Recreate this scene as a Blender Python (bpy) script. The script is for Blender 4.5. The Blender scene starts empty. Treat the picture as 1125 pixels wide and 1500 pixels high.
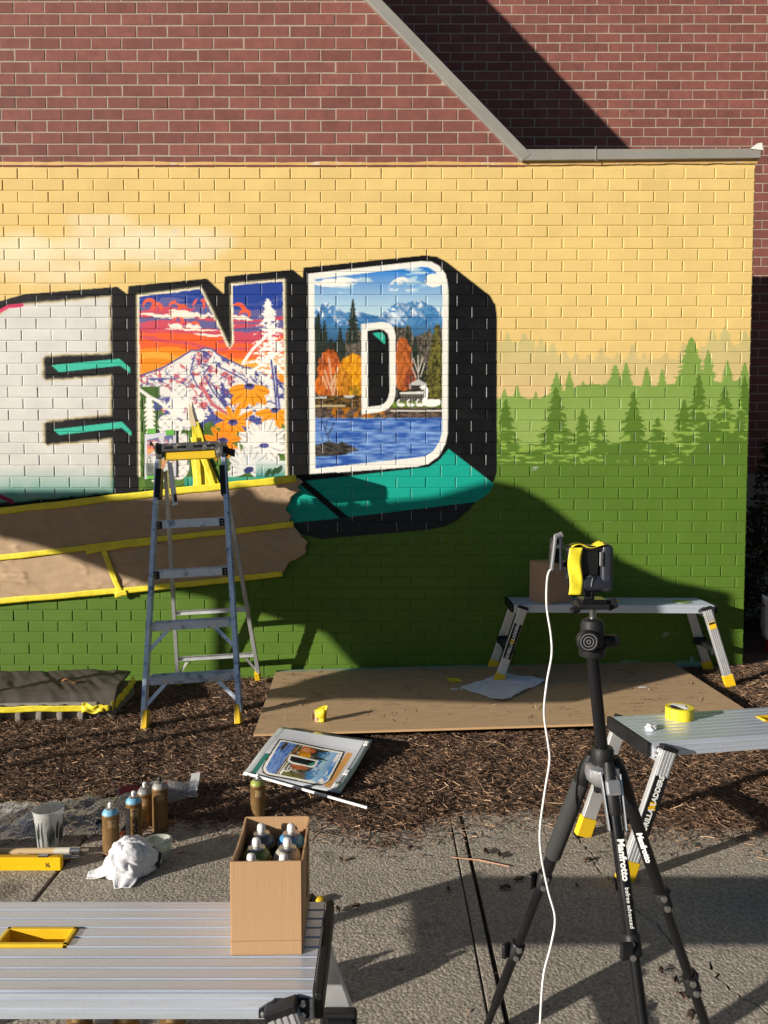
import bpy, bmesh, math, random
import numpy as np
from mathutils import Vector, Matrix, Euler
random.seed(7); RNG = np.random.default_rng(11)
PI = math.pi
S = bpy.context.scene
C = S.collection

# ------------------------------------------------------------------ camera
EYE = 1.5; FPX = 1127.0; PITCH = math.radians(3.05)
cam_d = bpy.data.cameras.new('camera'); cam = bpy.data.objects.new('camera', cam_d); C.objects.link(cam)
cam.location = (0, 0, EYE); cam.rotation_euler = (PI/2 - PITCH, 0, 0)
cam_d.sensor_fit = 'HORIZONTAL'; cam_d.sensor_width = 36.0; cam_d.lens = 36.0*FPX/1125.0
cam_d.clip_start = 0.05; cam_d.clip_end = 2000
S.camera = cam
S.render.resolution_x = 768; S.render.resolution_y = 1024

# ------------------------------------------------------------------ daylight
SUN = Vector((1.70, 1.0, -0.48)).normalized()          # direction the light travels
el = math.asin(-SUN.z); az = math.atan2(-SUN.x, -SUN.y)
w = bpy.data.worlds.new('World'); S.world = w; w.use_nodes = True
nt = w.node_tree; nt.nodes.clear()
sky = nt.nodes.new('ShaderNodeTexSky'); sky.sky_type = 'NISHITA'; sky.sun_disc = False
sky.sun_elevation = el; sky.sun_rotation = az; sky.altitude = 1100; sky.dust_density = 0.3; sky.ozone_density = 1.5
bg = nt.nodes.new('ShaderNodeBackground'); bg.inputs['Strength'].default_value = 0.05
wo = nt.nodes.new('ShaderNodeOutputWorld')
nt.links.new(sky.outputs[0], bg.inputs[0]); nt.links.new(bg.outputs[0], wo.inputs[0])
sun_d = bpy.data.lights.new('sun', 'SUN'); sun_d.energy = 5.0; sun_d.angle = math.radians(0.53); sun_d.color = (1.0, 0.92, 0.81)
sun = bpy.data.objects.new('sun', sun_d); C.objects.link(sun)
sun.rotation_euler = SUN.to_track_quat('-Z', 'Y').to_euler(); sun.location = (-6, -4, 6)
S.view_settings.view_transform = 'Standard'; S.view_settings.look = 'None'
S.view_settings.exposure = 0.55; S.view_settings.gamma = 1.0; S.view_settings.use_curve_mapping = False

# ------------------------------------------------------------------ helpers
def ray(px, py):
    u = (px-562.5)/FPX; v = (750-py)/FPX
    return Vector((u, math.cos(PITCH)+v*math.sin(PITCH), -math.sin(PITCH)+v*math.cos(PITCH)))
def G(px, py, z=0.0):
    r = ray(px, py); t = (z-EYE)/r.z; return Vector((r.x*t, r.y*t, z))
def W(px, py, y):
    r = ray(px, py); t = y/r.y; return Vector((r.x*t, y, EYE+r.z*t))
def to_px(x, y, z):
    c, s = math.cos(PITCH), math.sin(PITCH)
    dep = y*c-(z-EYE)*s; up = y*s+(z-EYE)*c
    return 562.5+FPX*x/dep, 750-FPX*up/dep
def s2l(c):
    c = np.asarray(c, float)/255.0
    return np.where(c <= 0.04045, c/12.92, ((c+0.055)/1.055)**2.4)

def tag(o, label=None, cat=None, group=None, kind=None):
    if label: o['label'] = label
    if cat: o['category'] = cat
    if group: o['group'] = group
    if kind: o['kind'] = kind
    return o
def empty(name, loc=(0, 0, 0), rot=(0, 0, 0), label=None, cat=None, group=None):
    o = bpy.data.objects.new(name, None); C.objects.link(o); o.location = loc; o.rotation_euler = rot
    o.empty_display_size = 0.05
    return tag(o, label, cat, group)
def copy_tree(o, parent=None):
    c = o.copy(); C.objects.link(c); c.parent = parent
    for ch in [x for x in bpy.data.objects if x.parent == o]: copy_tree(ch, c)
    return c

class MB:
    """collects geometry for one mesh object"""
    def __init__(s): s.v = []; s.f = []; s.c = []
    def add(s, vs, fs, M=None):
        n = len(s.v)
        s.v += [tuple(M @ Vector(p)) if M is not None else tuple(p) for p in vs]
        s.f += [tuple(n+i for i in f) for f in fs]; return s
    def box(s, c, d, M=None):
        x, y, z = c; a, b, e = d[0]/2, d[1]/2, d[2]/2
        vs = [(x+i*a, y+j*b, z+k*e) for k in (-1, 1) for j in (-1, 1) for i in (-1, 1)]
        return s.add(vs, [(0, 2, 3, 1), (4, 5, 7, 6), (0, 1, 5, 4), (2, 6, 7, 3), (0, 4, 6, 2), (1, 3, 7, 5)], M)
    def bar(s, p, q, wx, wy, side=(1, 0, 0), taper=1.0):
        p, q = Vector(p), Vector(q); d = (q-p).normalized(); a = Vector(side); a = (a-d*a.dot(d)).normalized(); b = d.cross(a)
        vs = [tuple(o+a*(i*wx/2*k)+b*(j*wy/2*k)) for o, k in ((p, 1), (q, taper)) for j in (-1, 1) for i in (-1, 1)]
        return s.add(vs, [(0, 2, 3, 1), (4, 5, 7, 6), (0, 1, 5, 4), (2, 6, 7, 3), (0, 4, 6, 2), (1, 3, 7, 5)])
    def channel(s, p, q, wx, wy, t=0.003, side=(1, 0, 0)):
        # a C-section rail: web wx wide, flanges wy deep (towards -b)
        p, q = Vector(p), Vector(q); d = (q-p).normalized(); a = Vector(side); a = (a-d*a.dot(d)).normalized(); b = d.cross(a)
        prof = [(-wx/2, 0), (-wx/2, wy), (-wx/2+t, wy), (-wx/2+t, t), (wx/2-t, t), (wx/2-t, wy), (wx/2, wy), (wx/2, 0)]
        vs = [tuple(o+a*i+b*j) for o in (p, q) for i, j in prof]; n = 8
        fs = [(i, (i+1) % n, n+(i+1) % n, n+i) for i in range(n)]
        fs += [(0, 3, 2, 1), (0, 7, 4, 3), (4, 7, 6, 5), (8, 9, 10, 11), (8, 11, 12, 15), (12, 13, 14, 15)]
        return s.add(vs, fs)
    def tube(s, pts, r, n=10, cap=True):
        pts = [Vector(p) for p in pts]; rs = r if isinstance(r, (list, tuple)) else [r]*len(pts)
        rings = []; up = None
        for i, p in enumerate(pts):
            d = (pts[min(i+1, len(pts)-1)]-pts[max(i-1, 0)])
            d = d.normalized() if d.length > 1e-9 else Vector((0, 0, 1))
            if up is None: up = Vector((0, 0, 1)) if abs(d.z) < 0.9 else Vector((1, 0, 0))
            a = (up-d*up.dot(d)).normalized(); b = d.cross(a); up = a
            rings.append([tuple(p+(a*math.cos(2*PI*k/n)+b*math.sin(2*PI*k/n))*rs[i]) for k in range(n)])
        vs = [q for r_ in rings for q in r_]
        fs = [(i*n+k, i*n+(k+1) % n, (i+1)*n+(k+1) % n, (i+1)*n+k) for i in range(len(pts)-1) for k in range(n)]
        if cap: fs += [tuple(reversed(range(n))), tuple((len(pts)-1)*n+k for k in range(n))]
        return s.add(vs, fs)
    def lathe(s, prof, n=24, M=None, cap0=True, cap1=True):
        vs = [(r*math.cos(2*PI*k/n), r*math.sin(2*PI*k/n), z) for r, z in prof for k in range(n)]
        fs = [(i*n+k, i*n+(k+1) % n, (i+1)*n+(k+1) % n, (i+1)*n+k) for i in range(len(prof)-1) for k in range(n)]
        if cap0: fs.append(tuple(reversed(range(n))))
        if cap1: fs.append(tuple((len(prof)-1)*n+k for k in range(n)))
        return s.add(vs, fs, M)
    def prism(s, poly, d0, d1, M=None):
        # polygon in x,z extruded along y from d0 to d1
        n = len(poly)
        vs = [(x, d0, z) for x, z in poly]+[(x, d1, z) for x, z in poly]
        fs = [tuple(range(n)), tuple(reversed(range(n, 2*n)))]+[(i, n+i, n+(i+1) % n, (i+1) % n) for i in range(n)]
        return s.add(vs, fs, M)
    def grid(s, nu, nv, fn, M=None):
        vs = [fn(i/nu, j/nv) for j in range(nv+1) for i in range(nu+1)]
        fs = [(j*(nu+1)+i, j*(nu+1)+i+1, (j+1)*(nu+1)+i+1, (j+1)*(nu+1)+i) for j in range(nv) for i in range(nu)]
        return s.add(vs, fs, M)
    def build(s, name, material, parent=None, smooth=False, bevel=0, thick=0, seg=2, fixn=True):
        me = bpy.data.meshes.new(name); me.from_pydata(s.v, [], s.f); me.update()
        if fixn:
            bm = bmesh.new(); bm.from_mesh(me); bmesh.ops.recalc_face_normals(bm, faces=bm.faces); bm.to_mesh(me); bm.free()
        o = bpy.data.objects.new(name, me); C.objects.link(o); me.materials.append(material); o.parent = parent
        if thick:
            m = o.modifiers.new('solid', 'SOLIDIFY'); m.thickness = thick; m.offset = 0
        if bevel:
            m = o.modifiers.new('bevel', 'BEVEL'); m.width = bevel; m.segments = seg; m.limit_method = 'ANGLE'; m.angle_limit = math.radians(40)
        if smooth:
            for p in me.polygons: p.use_smooth = True
            if bevel == 0 and smooth != 'all':
                me.set_sharp_from_angle(angle=math.radians(38))
        return o
def fast_mesh(name, V, Q, material, parent=None, colors=None, smooth=False):
    """numpy vertices (n,3) and quads (m,4)"""
    me = bpy.data.meshes.new(name); n, m = len(V), len(Q)
    me.vertices.add(n); me.vertices.foreach_set('co', np.asarray(V, np.float32).ravel())
    me.loops.add(m*4); me.loops.foreach_set('vertex_index', np.asarray(Q, np.int32).ravel())
    me.polygons.add(m); me.polygons.foreach_set('loop_start', np.arange(0, m*4, 4, dtype=np.int32))
    me.update(calc_edges=True)
    if colors is not None:
        a = me.color_attributes.new('paint', 'FLOAT_COLOR', 'POINT')
        a.data.foreach_set('color', np.concatenate([colors, np.ones((n, 1))], 1).astype(np.float32).ravel())
    me.polygons.foreach_set('use_smooth', np.full(m, bool(smooth)))
    me.materials.append(material)
    o = bpy.data.objects.new(name, me); C.objects.link(o); o.parent = parent
    return o

# value noise ---------------------------------------------------------
def _h(i, j, s):
    n = (i*374761393+j*668265263+s*974634777) & 0xffffffff
    n = ((n ^ (n >> 13))*1274126177) & 0xffffffff
    return ((n ^ (n >> 16)) & 0xffff)/65535.0
def noise(x, y, s=0):
    x = np.asarray(x, float); y = np.asarray(y, float)
    i = np.floor(x).astype(np.int64); j = np.floor(y).astype(np.int64); fx = x-i; fy = y-j
    fx = fx*fx*(3-2*fx); fy = fy*fy*(3-2*fy)
    a = _h(i, j, s); b = _h(i+1, j, s); c = _h(i, j+1, s); d = _h(i+1, j+1, s)
    return (a*(1-fx)+b*fx)*(1-fy)+(c*(1-fx)+d*fx)*fy
def fbm(x, y, s=0, o=4):
    t = 0; a = 0.5
    for k in range(o): t = t+a*noise(np.asarray(x)*2**k, np.asarray(y)*2**k, s+k*17); a *= 0.5
    return t/(1-0.5**o)
def sst(a, b, x): t = np.clip((x-a)/(b-a), 0, 1); return t*t*(3-2*t)

# materials -------------------------------------------------------------
def mat(name, col=(0.5, 0.5, 0.5), rough=0.5, metal=0.0, var=0.0, vscale=8.0, bump=0.0, bscale=60.0, attr=None, coord='Object',
        stretch=None, rand=0.0, spec=0.5, rvar=0.0, trans=0.0, alpha=1.0, coat=0.0, col2=None, dirt=None):
    m = bpy.data.materials.new(name); m.use_nodes = True; t = m.node_tree; N = t.nodes; L = t.links
    b = N['Principled BSDF']
    b.inputs['Roughness'].default_value = rough; b.inputs['Metallic'].default_value = metal
    b.inputs['Specular IOR Level'].default_value = spec
    if trans: b.inputs['Transmission Weight'].default_value = trans
    if alpha < 1: b.inputs['Alpha'].default_value = alpha
    if coat: b.inputs['Coat Weight'].default_value = coat
    if coord == 'World':
        g = N.new('ShaderNodeNewGeometry'); vec = g.outputs['Position']
    else:
        tc = N.new('ShaderNodeTexCoord'); vec = tc.outputs['Object']
    if stretch:
        mp = N.new('ShaderNodeMapping'); mp.inputs['Scale'].default_value = stretch; L.new(vec, mp.inputs['Vector']); vec = mp.outputs['Vector']
    if attr:
        a = N.new('ShaderNodeAttribute'); a.attribute_name = attr; csock = a.outputs['Color']
    else:
        rgb = N.new('ShaderNodeRGB'); rgb.outputs[0].default_value = (*col, 1); csock = rgb.outputs[0]
    nz = N.new('ShaderNodeTexNoise'); nz.inputs['Scale'].default_value = vscale; nz.inputs['Detail'].default_value = 6; nz.inputs['Roughness'].default_value = 0.62
    L.new(vec, nz.inputs['Vector'])
    if col2 is not None:
        rp = N.new('ShaderNodeValToRGB'); rp.color_ramp.elements[0].position = 0.42; rp.color_ramp.elements[1].position = 0.62
        L.new(nz.outputs['Fac'], rp.inputs['Fac'])
        mx = N.new('ShaderNodeMix'); mx.data_type = 'RGBA'; L.new(rp.outputs['Color'], mx.inputs[0]); L.new(csock, mx.inputs[6]); mx.inputs[7].default_value = (*col2, 1)
        csock = mx.outputs[2]
    if var or rand:
        h = N.new('ShaderNodeHueSaturation'); L.new(csock, h.inputs['Color'])
        mr = N.new('ShaderNodeMapRange'); mr.inputs['From Min'].default_value = 0.25; mr.inputs['From Max'].default_value = 0.75
        mr.inputs['To Min'].default_value = 1-var; mr.inputs['To Max'].default_value = 1+var
        L.new(nz.outputs['Fac'], mr.inputs['Value']); val = mr.outputs[0]
        if rand:
            oi = N.new('ShaderNodeObjectInfo'); r2 = N.new('ShaderNodeMapRange'); r2.inputs['To Min'].default_value = 1-rand; r2.inputs['To Max'].default_value = 1+rand
            L.new(oi.outputs['Random'], r2.inputs['Value'])
            mu = N.new('ShaderNodeMath'); mu.operation = 'MULTIPLY'; L.new(val, mu.inputs[0]); L.new(r2.outputs[0], mu.inputs[1]); val = mu.outputs[0]
        L.new(val, h.inputs['Value']); csock = h.outputs['Color']
    if dirt:      # (colour, scale, threshold): blotches of grime
        n2 = N.new('ShaderNodeTexNoise'); n2.inputs['Scale'].default_value = dirt[1]; n2.inputs['Detail'].default_value = 8; n2.inputs['Roughness'].default_value = 0.7; L.new(vec, n2.inputs['Vector'])
        r = N.new('ShaderNodeValToRGB'); r.color_ramp.elements[0].position = dirt[2]; r.color_ramp.elements[1].position = min(dirt[2]+0.10, 1)
        r.color_ramp.elements[1].color = (0.85, 0.85, 0.85, 1)
        L.new(n2.outputs['Fac'], r.inputs['Fac'])
        mx = N.new('ShaderNodeMix'); mx.data_type = 'RGBA'; L.new(r.outputs['Color'], mx.inputs[0]); L.new(csock, mx.inputs[6]); mx.inputs[7].default_value = (*dirt[0], 1)
        csock = mx.outputs[2]
    L.new(csock, b.inputs['Base Color'])
    if rvar:
        m3 = N.new('ShaderNodeMapRange'); m3.inputs['From Min'].default_value = 0.3; m3.inputs['From Max'].default_value = 0.7
        m3.inputs['To Min'].default_value = max(rough-rvar, 0.02); m3.inputs['To Max'].default_value = min(rough+rvar, 1)
        L.new(nz.outputs['Fac'], m3.inputs['Value']); L.new(m3.outputs[0], b.inputs['Roughness'])
    if bump:
        n3 = N.new('ShaderNodeTexNoise'); n3.inputs['Scale'].default_value = bscale; n3.inputs['Detail'].default_value = 5; L.new(vec, n3.inputs['Vector'])
        bp = N.new('ShaderNodeBump'); bp.inputs['Strength'].default_value = min(bump, 1); bp.inputs['Distance'].default_value = 0.004
        L.new(n3.outputs['Fac'], bp.inputs['Height']); L.new(bp.outputs['Normal'], b.inputs['Normal'])
    return m
def rgb(r, g, b, k=1.0): return tuple(float(q)*k for q in s2l((r, g, b)))

M = {}
M['red_brick'] = mat('red_brick', (0.205, 0.068, 0.053), 0.85, var=0.22, vscale=14, bump=0.5, bscale=160, coord='World', rand=0.15, dirt=((0.10, 0.045, 0.042), 2.2, 0.60))
M['mortar'] = mat('mortar', (0.38, 0.315, 0.25), 0.95, var=0.2, vscale=25, bump=0.6, bscale=220, coord='World')
M['wall_paint'] = mat('wall_paint', rough=0.55, attr='paint', var=0.07, vscale=5, bump=0.35, bscale=150, coord='World', spec=0.18, rvar=0.1)
M['yellow_paint'] = mat('yellow_paint', (0.715, 0.515, 0.195), 0.55, var=0.08, vscale=5, bump=0.4, bscale=150, coord='World', rand=0.035, spec=0.18, rvar=0.1)
M['coping'] = mat('coping_metal', (0.33, 0.315, 0.28), 0.5, 0.25, var=0.06, vscale=3, rvar=0.1, coord='World')
M['alu'] = mat('aluminium', (0.66, 0.67, 0.68), 0.36, 0.6, var=0.10, vscale=6, bump=0.08, bscale=90, rvar=0.12, dirt=((0.36, 0.36, 0.35), 9, 0.62))
M['alu_brushed'] = mat('aluminium_deck', (0.60, 0.655, 0.75), 0.30, 0.45, var=0.10, vscale=5, stretch=(0.6, 22, 10), rvar=0.10, dirt=((0.42, 0.40, 0.38), 3, 0.63))
M['alu_paint'] = mat('aluminium_paint_spattered', (0.58, 0.66, 0.78), 0.42, 0.45, var=0.2, vscale=9, rvar=0.12, dirt=((0.07, 0.14, 0.30), 13, 0.535))
M['black'] = mat('black_plastic', (0.012, 0.012, 0.013), 0.5, spec=0.3, var=0.25, vscale=18, bump=0.1, bscale=200, rvar=0.12)
M['black_gloss'] = mat('black_anodised', (0.008, 0.008, 0.009), 0.22, spec=0.35, var=0.2, vscale=10, rvar=0.08)
M['navy'] = mat('dark_grey_plastic', (0.020, 0.024, 0.034), 0.38, var=0.2, vscale=12, rvar=0.1)
M['grip'] = mat('foam_grip', (0.030, 0.030, 0.030), 0.85, var=0.15, vscale=30, bump=0.3, bscale=400)
M['dark_paint_spots'] = mat('cap_paint_spots', (0.045, 0.045, 0.050), 0.55, var=0.3, vscale=14, bump=0.4, bscale=70, dirt=((0.36, 0.34, 0.30), 26, 0.545))
M['yellow_plastic'] = mat('yellow_plastic', (0.78, 0.50, 0.015), 0.42, var=0.10, vscale=12, rvar=0.1, dirt=((0.40, 0.26, 0.03), 14, 0.66))
M['level_yellow'] = mat('level_yellow', (0.83, 0.50, 0.0), 0.4, var=0.06, vscale=10, rvar=0.1)
M['tape'] = mat('yellow_tape', (0.78, 0.65, 0.03), 0.5, var=0.18, vscale=12, bump=0.4, bscale=35, rvar=0.12)
M['paper'] = mat('kraft_paper', (0.43, 0.295, 0.175), 0.72, var=0.12, vscale=6, bump=0.5, bscale=14, coord='World', rvar=0.08)
M['white'] = mat('white_plastic', (0.78, 0.78, 0.76), 0.4, var=0.04, vscale=10)
M['silver'] = mat('silver_casting', (0.62, 0.63, 0.66), 0.28, 0.8, var=0.05, vscale=8)
M['steel'] = mat('steel', (0.5, 0.5, 0.5), 0.3, 0.95, var=0.1, vscale=20)
M['cloth_white'] = mat('white_rag', (0.72, 0.72, 0.74), 0.95, var=0.10, vscale=25, bump=0.9, bscale=260, dirt=((0.10, 0.10, 0.12), 13, 0.70))
M['towel'] = mat('towel', (0.74, 0.76, 0.82), 0.95, var=0.12, vscale=22, bump=0.9, bscale=300, dirt=((0.06, 0.07, 0.11), 10, 0.655))
M['card'] = mat('cardboard', (0.47, 0.285, 0.145), 0.8, var=0.05, vscale=3, stretch=(60, 60, 1.2), bump=0.12, bscale=8)
M['card_in'] = mat('cardboard_inside', (0.33, 0.21, 0.12), 0.85, var=0.08, vscale=10)
M['card_dark'] = mat('brown_cardboard', (0.40, 0.24, 0.15), 0.8, var=0.08, vscale=6)
M['can_gold'] = mat('can_bronze', (0.25, 0.145, 0.058), 0.42, 0.45, var=0.15, vscale=22, rvar=0.12, dirt=((0.10, 0.055, 0.025), 20, 0.62))
M['plywood'] = None
M['fabric'] = mat('weed_fabric', (0.060, 0.050, 0.038), 0.75, var=0.25, vscale=5, bump=0.5, bscale=30, stretch=(1, 6, 1))
M['stone'] = mat('concrete_planter', (0.25, 0.225, 0.185), 0.9, var=0.22, vscale=9, bump=0.6, bscale=70)
M['red_bucket'] = mat('red_bucket', (0.45, 0.03, 0.015), 0.4, var=0.1, vscale=8)
M['bark'] = mat('bark', (0.07, 0.05, 0.035), 0.9, var=0.3, vscale=12)
M['leaf'] = mat('leaf_dark', (0.030, 0.050, 0.018), 0.6, var=0.3, vscale=6, rand=0.2)
M['cable'] = mat('white_cable', (0.70, 0.69, 0.66), 0.5, var=0.12, vscale=20)
M['canvas'] = mat('canvas', (0.42, 0.42, 0.40), 0.8, var=0.08, vscale=4)
M['wood'] = mat('pale_wood', (0.56, 0.40, 0.21), 0.6, var=0.12, vscale=4, stretch=(2, 30, 30))
M['dark_glass'] = mat('dark_recess', (0.006, 0.006, 0.007), 0.35)
M['text_white'] = mat('white_print', (0.80, 0.80, 0.78), 0.5, var=0.03)
M['text_black'] = mat('black_print', (0.02, 0.02, 0.02), 0.5, var=0.03)
M['print'] = mat('printed_sheet', rough=0.28, attr='paint', var=0.03, vscale=9, coat=0.5, bump=0.25, bscale=9)
M['clear'] = mat('clear_plastic', (0.70, 0.71, 0.73), 0.06, trans=0.5, alpha=0.45, bump=0.8, bscale=90, spec=0.9)
M['cup'] = mat('milky_cup', (0.80, 0.82, 0.80), 0.35, trans=0.45, alpha=0.62, var=0.05, dirt=((0.06, 0.09, 0.07), 9, 0.60), stretch=(6, 6, 0.7))
M['deli'] = mat('milky_tub', (0.72, 0.78, 0.70), 0.3, trans=0.5, alpha=0.6, var=0.05)
M['liquid'] = mat('cloudy_water', (0.42, 0.48, 0.38), 0.08, var=0.05)
M['sleeve'] = mat('plastic_sleeve', (0.42, 0.45, 0.47), 0.22, var=0.10, vscale=8, coat=0.6, bump=0.2, bscale=10)
# ------------------------------------------------------------------ the painted mural: flat colour by place on the wall
def inpoly(X, Y, pts):
    pts = np.asarray(pts, float); res = np.zeros(X.shape, bool)
    bb = (X >= pts[:, 0].min()) & (X <= pts[:, 0].max()) & (Y >= pts[:, 1].min()) & (Y <= pts[:, 1].max())
    if not bb.any(): return res
    x = X[bb]; y = Y[bb]; r = np.zeros(x.shape, bool); j = len(pts)-1
    for i in range(len(pts)):
        xi, yi = pts[i]; xj, yj = pts[j]
        if yi != yj:
            r ^= ((yi > y) != (yj > y)) & (x < (xj-xi)*(y-yi)/(yj-yi)+xi)
        j = i
    res[bb] = r; return res
def ell(X, Y, cx, cy, a, b, ang=0.0):
    c, s = math.cos(ang), math.sin(ang); u = (X-cx)*c+(Y-cy)*s; v = -(X-cx)*s+(Y-cy)*c
    return (u/a)**2+(v/b)**2 < 1
def near_line(X, Y, pts, wd):
    m = np.zeros(X.shape, bool)
    for (x0, y0), (x1, y1) in zip(pts[:-1], pts[1:]):
        dx, dy = x1-x0, y1-y0; t = np.clip(((X-x0)*dx+(Y-y0)*dy)/(dx*dx+dy*dy+1e-9), 0, 1)
        m |= (X-x0-t*dx)**2+(Y-y0-t*dy)**2 < wd*wd
    return m
def spruce(X, Y, cx, top, base, hw, n=9, rag=0.5, s=0):
    t = (Y-top)/(base-top); ok = (t > 0) & (t < 1)
    tt = np.clip(t, 0, 1); saw = (tt*n+0.12*np.sign(X-cx)+0.5*noise(X/7.0, Y/9.0, s)) % 1.0
    wd = hw*(0.06+0.94*tt**0.85)*((1-rag)+rag*saw)*(0.75+0.5*noise(X*0+cx, Y/6.0, s+3))
    return ok & (np.abs(X-cx) < wd)
def fill(Cc, m, col, k=1.0): Cc[m] = s2l(col)*k
def lerp(Cc, m, c0, c1, f):
    f = np.clip(f[m], 0, 1)[:, None]; Cc[m] = s2l(c0)*(1-f)+s2l(c1)*f

DOUT = [(52, 95), (800, 12), (870, 14), (925, 45), (965, 95), (980, 160), (985, 240), (980, 1160), (965, 1230), (920, 1310), (850, 1362), (780, 1378), (62, 1432)]
DIN = [(92, 132), (800, 48), (850, 52), (895, 78), (930, 125), (943, 180), (946, 240), (943, 1150), (925, 1215), (885, 1275), (830, 1312), (100, 1392)]
def d_art(X, Y):
    """letter D picture, returns colours; X,Y in its own drawing units (about 1000 x 1450)"""
    Cc = np.zeros(X.shape+(3,))
    f = Y+0*X
    lerp(Cc, np.ones(X.shape, bool), (10, 122, 208), (190, 220, 228), (Y-60)/310)
    n = fbm(X/150, Y/45, 3); cl = (n > 0.60) & (Y < 240); lerp(Cc, cl, (120, 185, 222), (226, 230, 226), (n-0.58)/0.2)
    n2 = fbm(X/90, Y/40, 8); cl = ell(X, Y, 650, 165, 70, 38, -0.5) | ell(X, Y, 890, 140, 65, 45) | ell(X, Y, 230, 150, 150, 35)
    cl &= n2 > 0.42; lerp(Cc, cl, (190, 215, 225), (250, 243, 232), (n2-0.4)/0.15)
    # mountains
    mt = [(90, 350), (130, 305), (170, 285), (215, 305), (300, 355), (360, 345), (410, 352), (470, 368), (520, 375), (590, 320), (650, 285), (700, 295), (745, 275), (800, 270), (850, 300), (900, 318), (950, 350), (950, 640), (90, 640)]
    m = inpoly(X, Y, mt); r = np.abs(fbm((X+Y*0.55)/48, (Y-X*0.2)/70, 21)-0.5)*2; r2 = fbm((X-Y*0.6)/38, Y/60, 27)
    top = 280+np.abs(X-770)*0.25; snow = (r2-0.42)*3.2-(Y-340)/190
    lerp(Cc, m, (58, 118, 172), (226, 238, 246), snow+0.12); mm = m & (r < 0.13) & (Y < 440); fill(Cc, mm, (84, 140, 190))
    mm = m & (Y > 440); lerp(Cc, mm, (70, 122, 166), (46, 88, 122), (Y-440)/120)
    # dark woods
    hz = 470+60*(fbm(X/40, X*0, 31)-0.5)*2+np.where((X > 170) & (X < 300), 90, 0)
    m = (Y > hz) & (Y < 1000); v = fbm(X/16, Y/22, 35); Cc[m] = s2l((38, 42, 34))*(0.5+1.1*v[m][:, None])
    m = (Y > hz) & (Y < 690) & ((X > 300) & (X < 420) | (X > 640) & (X < 950)); v2 = fbm(X/9, Y/16, 37); lerp(Cc, m, (58, 56, 50), (132, 120, 104), (v2-0.35)*2.0)
    for cx, tp, bs, hw in [(120, 350, 760, 75), (160, 400, 700, 55), (265, 450, 720, 60), (350, 262, 560, 58), (715, 445, 640, 45), (765, 510, 720, 50), (105, 380, 800, 60)]:
        t = spruce(X, Y, cx, tp, bs, hw, 11, 0.5, int(cx)); v = noise(X/8, Y/10, 5); Cc[t] = s2l((44, 54, 44))*(0.35+1.0*v[t][:, None])
    t = spruce(X, Y, 905, 430, 930, 105, 12, 0.35, 9); v = fbm(X/14, Y/16, 55); lerp(Cc, t, (44, 46, 22), (124, 118, 52), (v-0.3)*2.2)
    # autumn trees
    def crown(cx, cy, a, b, c0, c1, s):
        e = ((X-cx)/a)**2+((Y-cy)/b)**2+0.55*(fbm(X/28, Y/28, s)-0.5); m = e < 1; v = fbm(X/11, Y/26, s+5); lerp(Cc, m, c0, c1, (v-0.28)*2.1)
    crown(195, 760, 80, 165, (140, 62, 22), (232, 122, 52), 61); crown(345, 775, 92, 145, (186, 112, 8), (248, 176, 28), 63)
    crown(345, 900, 90, 60, (120, 96, 20), (226, 160, 30), 64); crown(680, 700, 68, 175, (132, 66, 28), (212, 116, 54), 65); crown(735, 800, 40, 70, (104, 52, 34), (168, 82, 48), 66); crown(272, 830, 60, 110, (150, 88, 16), (226, 150, 40), 68)
    crown(130, 840, 40, 60, (180, 84, 20), (230, 130, 40), 67)
    for q in [[(212, 960), (208, 800), (190, 660)], [(208, 850), (250, 720)], [(210, 880), (160, 740)], [(214, 960), (236, 800)], [(180, 860), (150, 780)]]: fill(Cc, near_line(X, Y, q, 5), (222, 176, 140))
    for q in [[(785, 790), (783, 640)], [(785, 760), (750, 660)], [(785, 750), (815, 655)], [(770, 790), (745, 720)], [(800, 780), (828, 690)]]: fill(Cc, near_line(X, Y, q, 3.2), (206, 196, 180))
    # shore, huts, lawn
    m = (Y > 905) & (Y < 985) & (X < 420); v = fbm(X/18, Y/10, 71); lerp(Cc, m, (40, 34, 22), (150, 112, 52), (v-0.35)*1.8)
    fill(Cc, (Y > 905) & (Y < 925) & (X < 175) & (noise(X/14, Y/8, 4) > .45), (205, 205, 196)); fill(Cc, (Y > 905) & (Y < 922) & (X > 290) & (X < 360) & (noise(X/14, Y/8, 6) > .4), (205, 205, 196))
    fill(Cc, (Y > 968) & (Y < 980) & (X < 300), (196, 182, 140))
    fill(Cc, inpoly(X, Y, [(725, 830), (785, 795), (840, 830), (828, 862), (728, 862)]), (190, 190, 184)); fill(Cc, inpoly(X, Y, [(735, 838), (828, 838), (820, 862), (735, 862)]), (58, 54, 50))
    m = inpoly(X, Y, [(662, 885), (820, 878), (820, 955), (662, 955)]); fill(Cc, m, (120, 116, 108)); fill(Cc, m & ((X % 17) < 8) & (Y > 900), (38, 36, 34)); fill(Cc, m & (Y < 896), (226, 226, 220))
    m = (Y > 945) & (Y < 990) & (X > 600); v = fbm(X/12, Y/8, 73); lerp(Cc, m, (62, 92, 30), (140, 164, 60), (v-.3)*2)
    # water
    m = (Y > 985) & (Y < 1056); v = fbm(X/26, Y/9, 75); lerp(Cc, m, (52, 44, 42), (140, 116, 96), (v-.32)*1.7)
    m = m & (X > 180) & (X < 560) & (fbm(X/20, Y/30, 77) > .52); lerp(Cc, m, (120, 74, 20), (206, 128, 30), v)
    fill(Cc, (np.abs(Y-1008) < 4) & (X > 600), (232, 232, 226))
    m = Y >= 1052+8*noise(X/60, 0*X, 9); v = fbm(X/75, Y/13, 79); lerp(Cc, m, (40, 86, 168), (140, 178, 228), (v-.30)*1.8)
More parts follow.
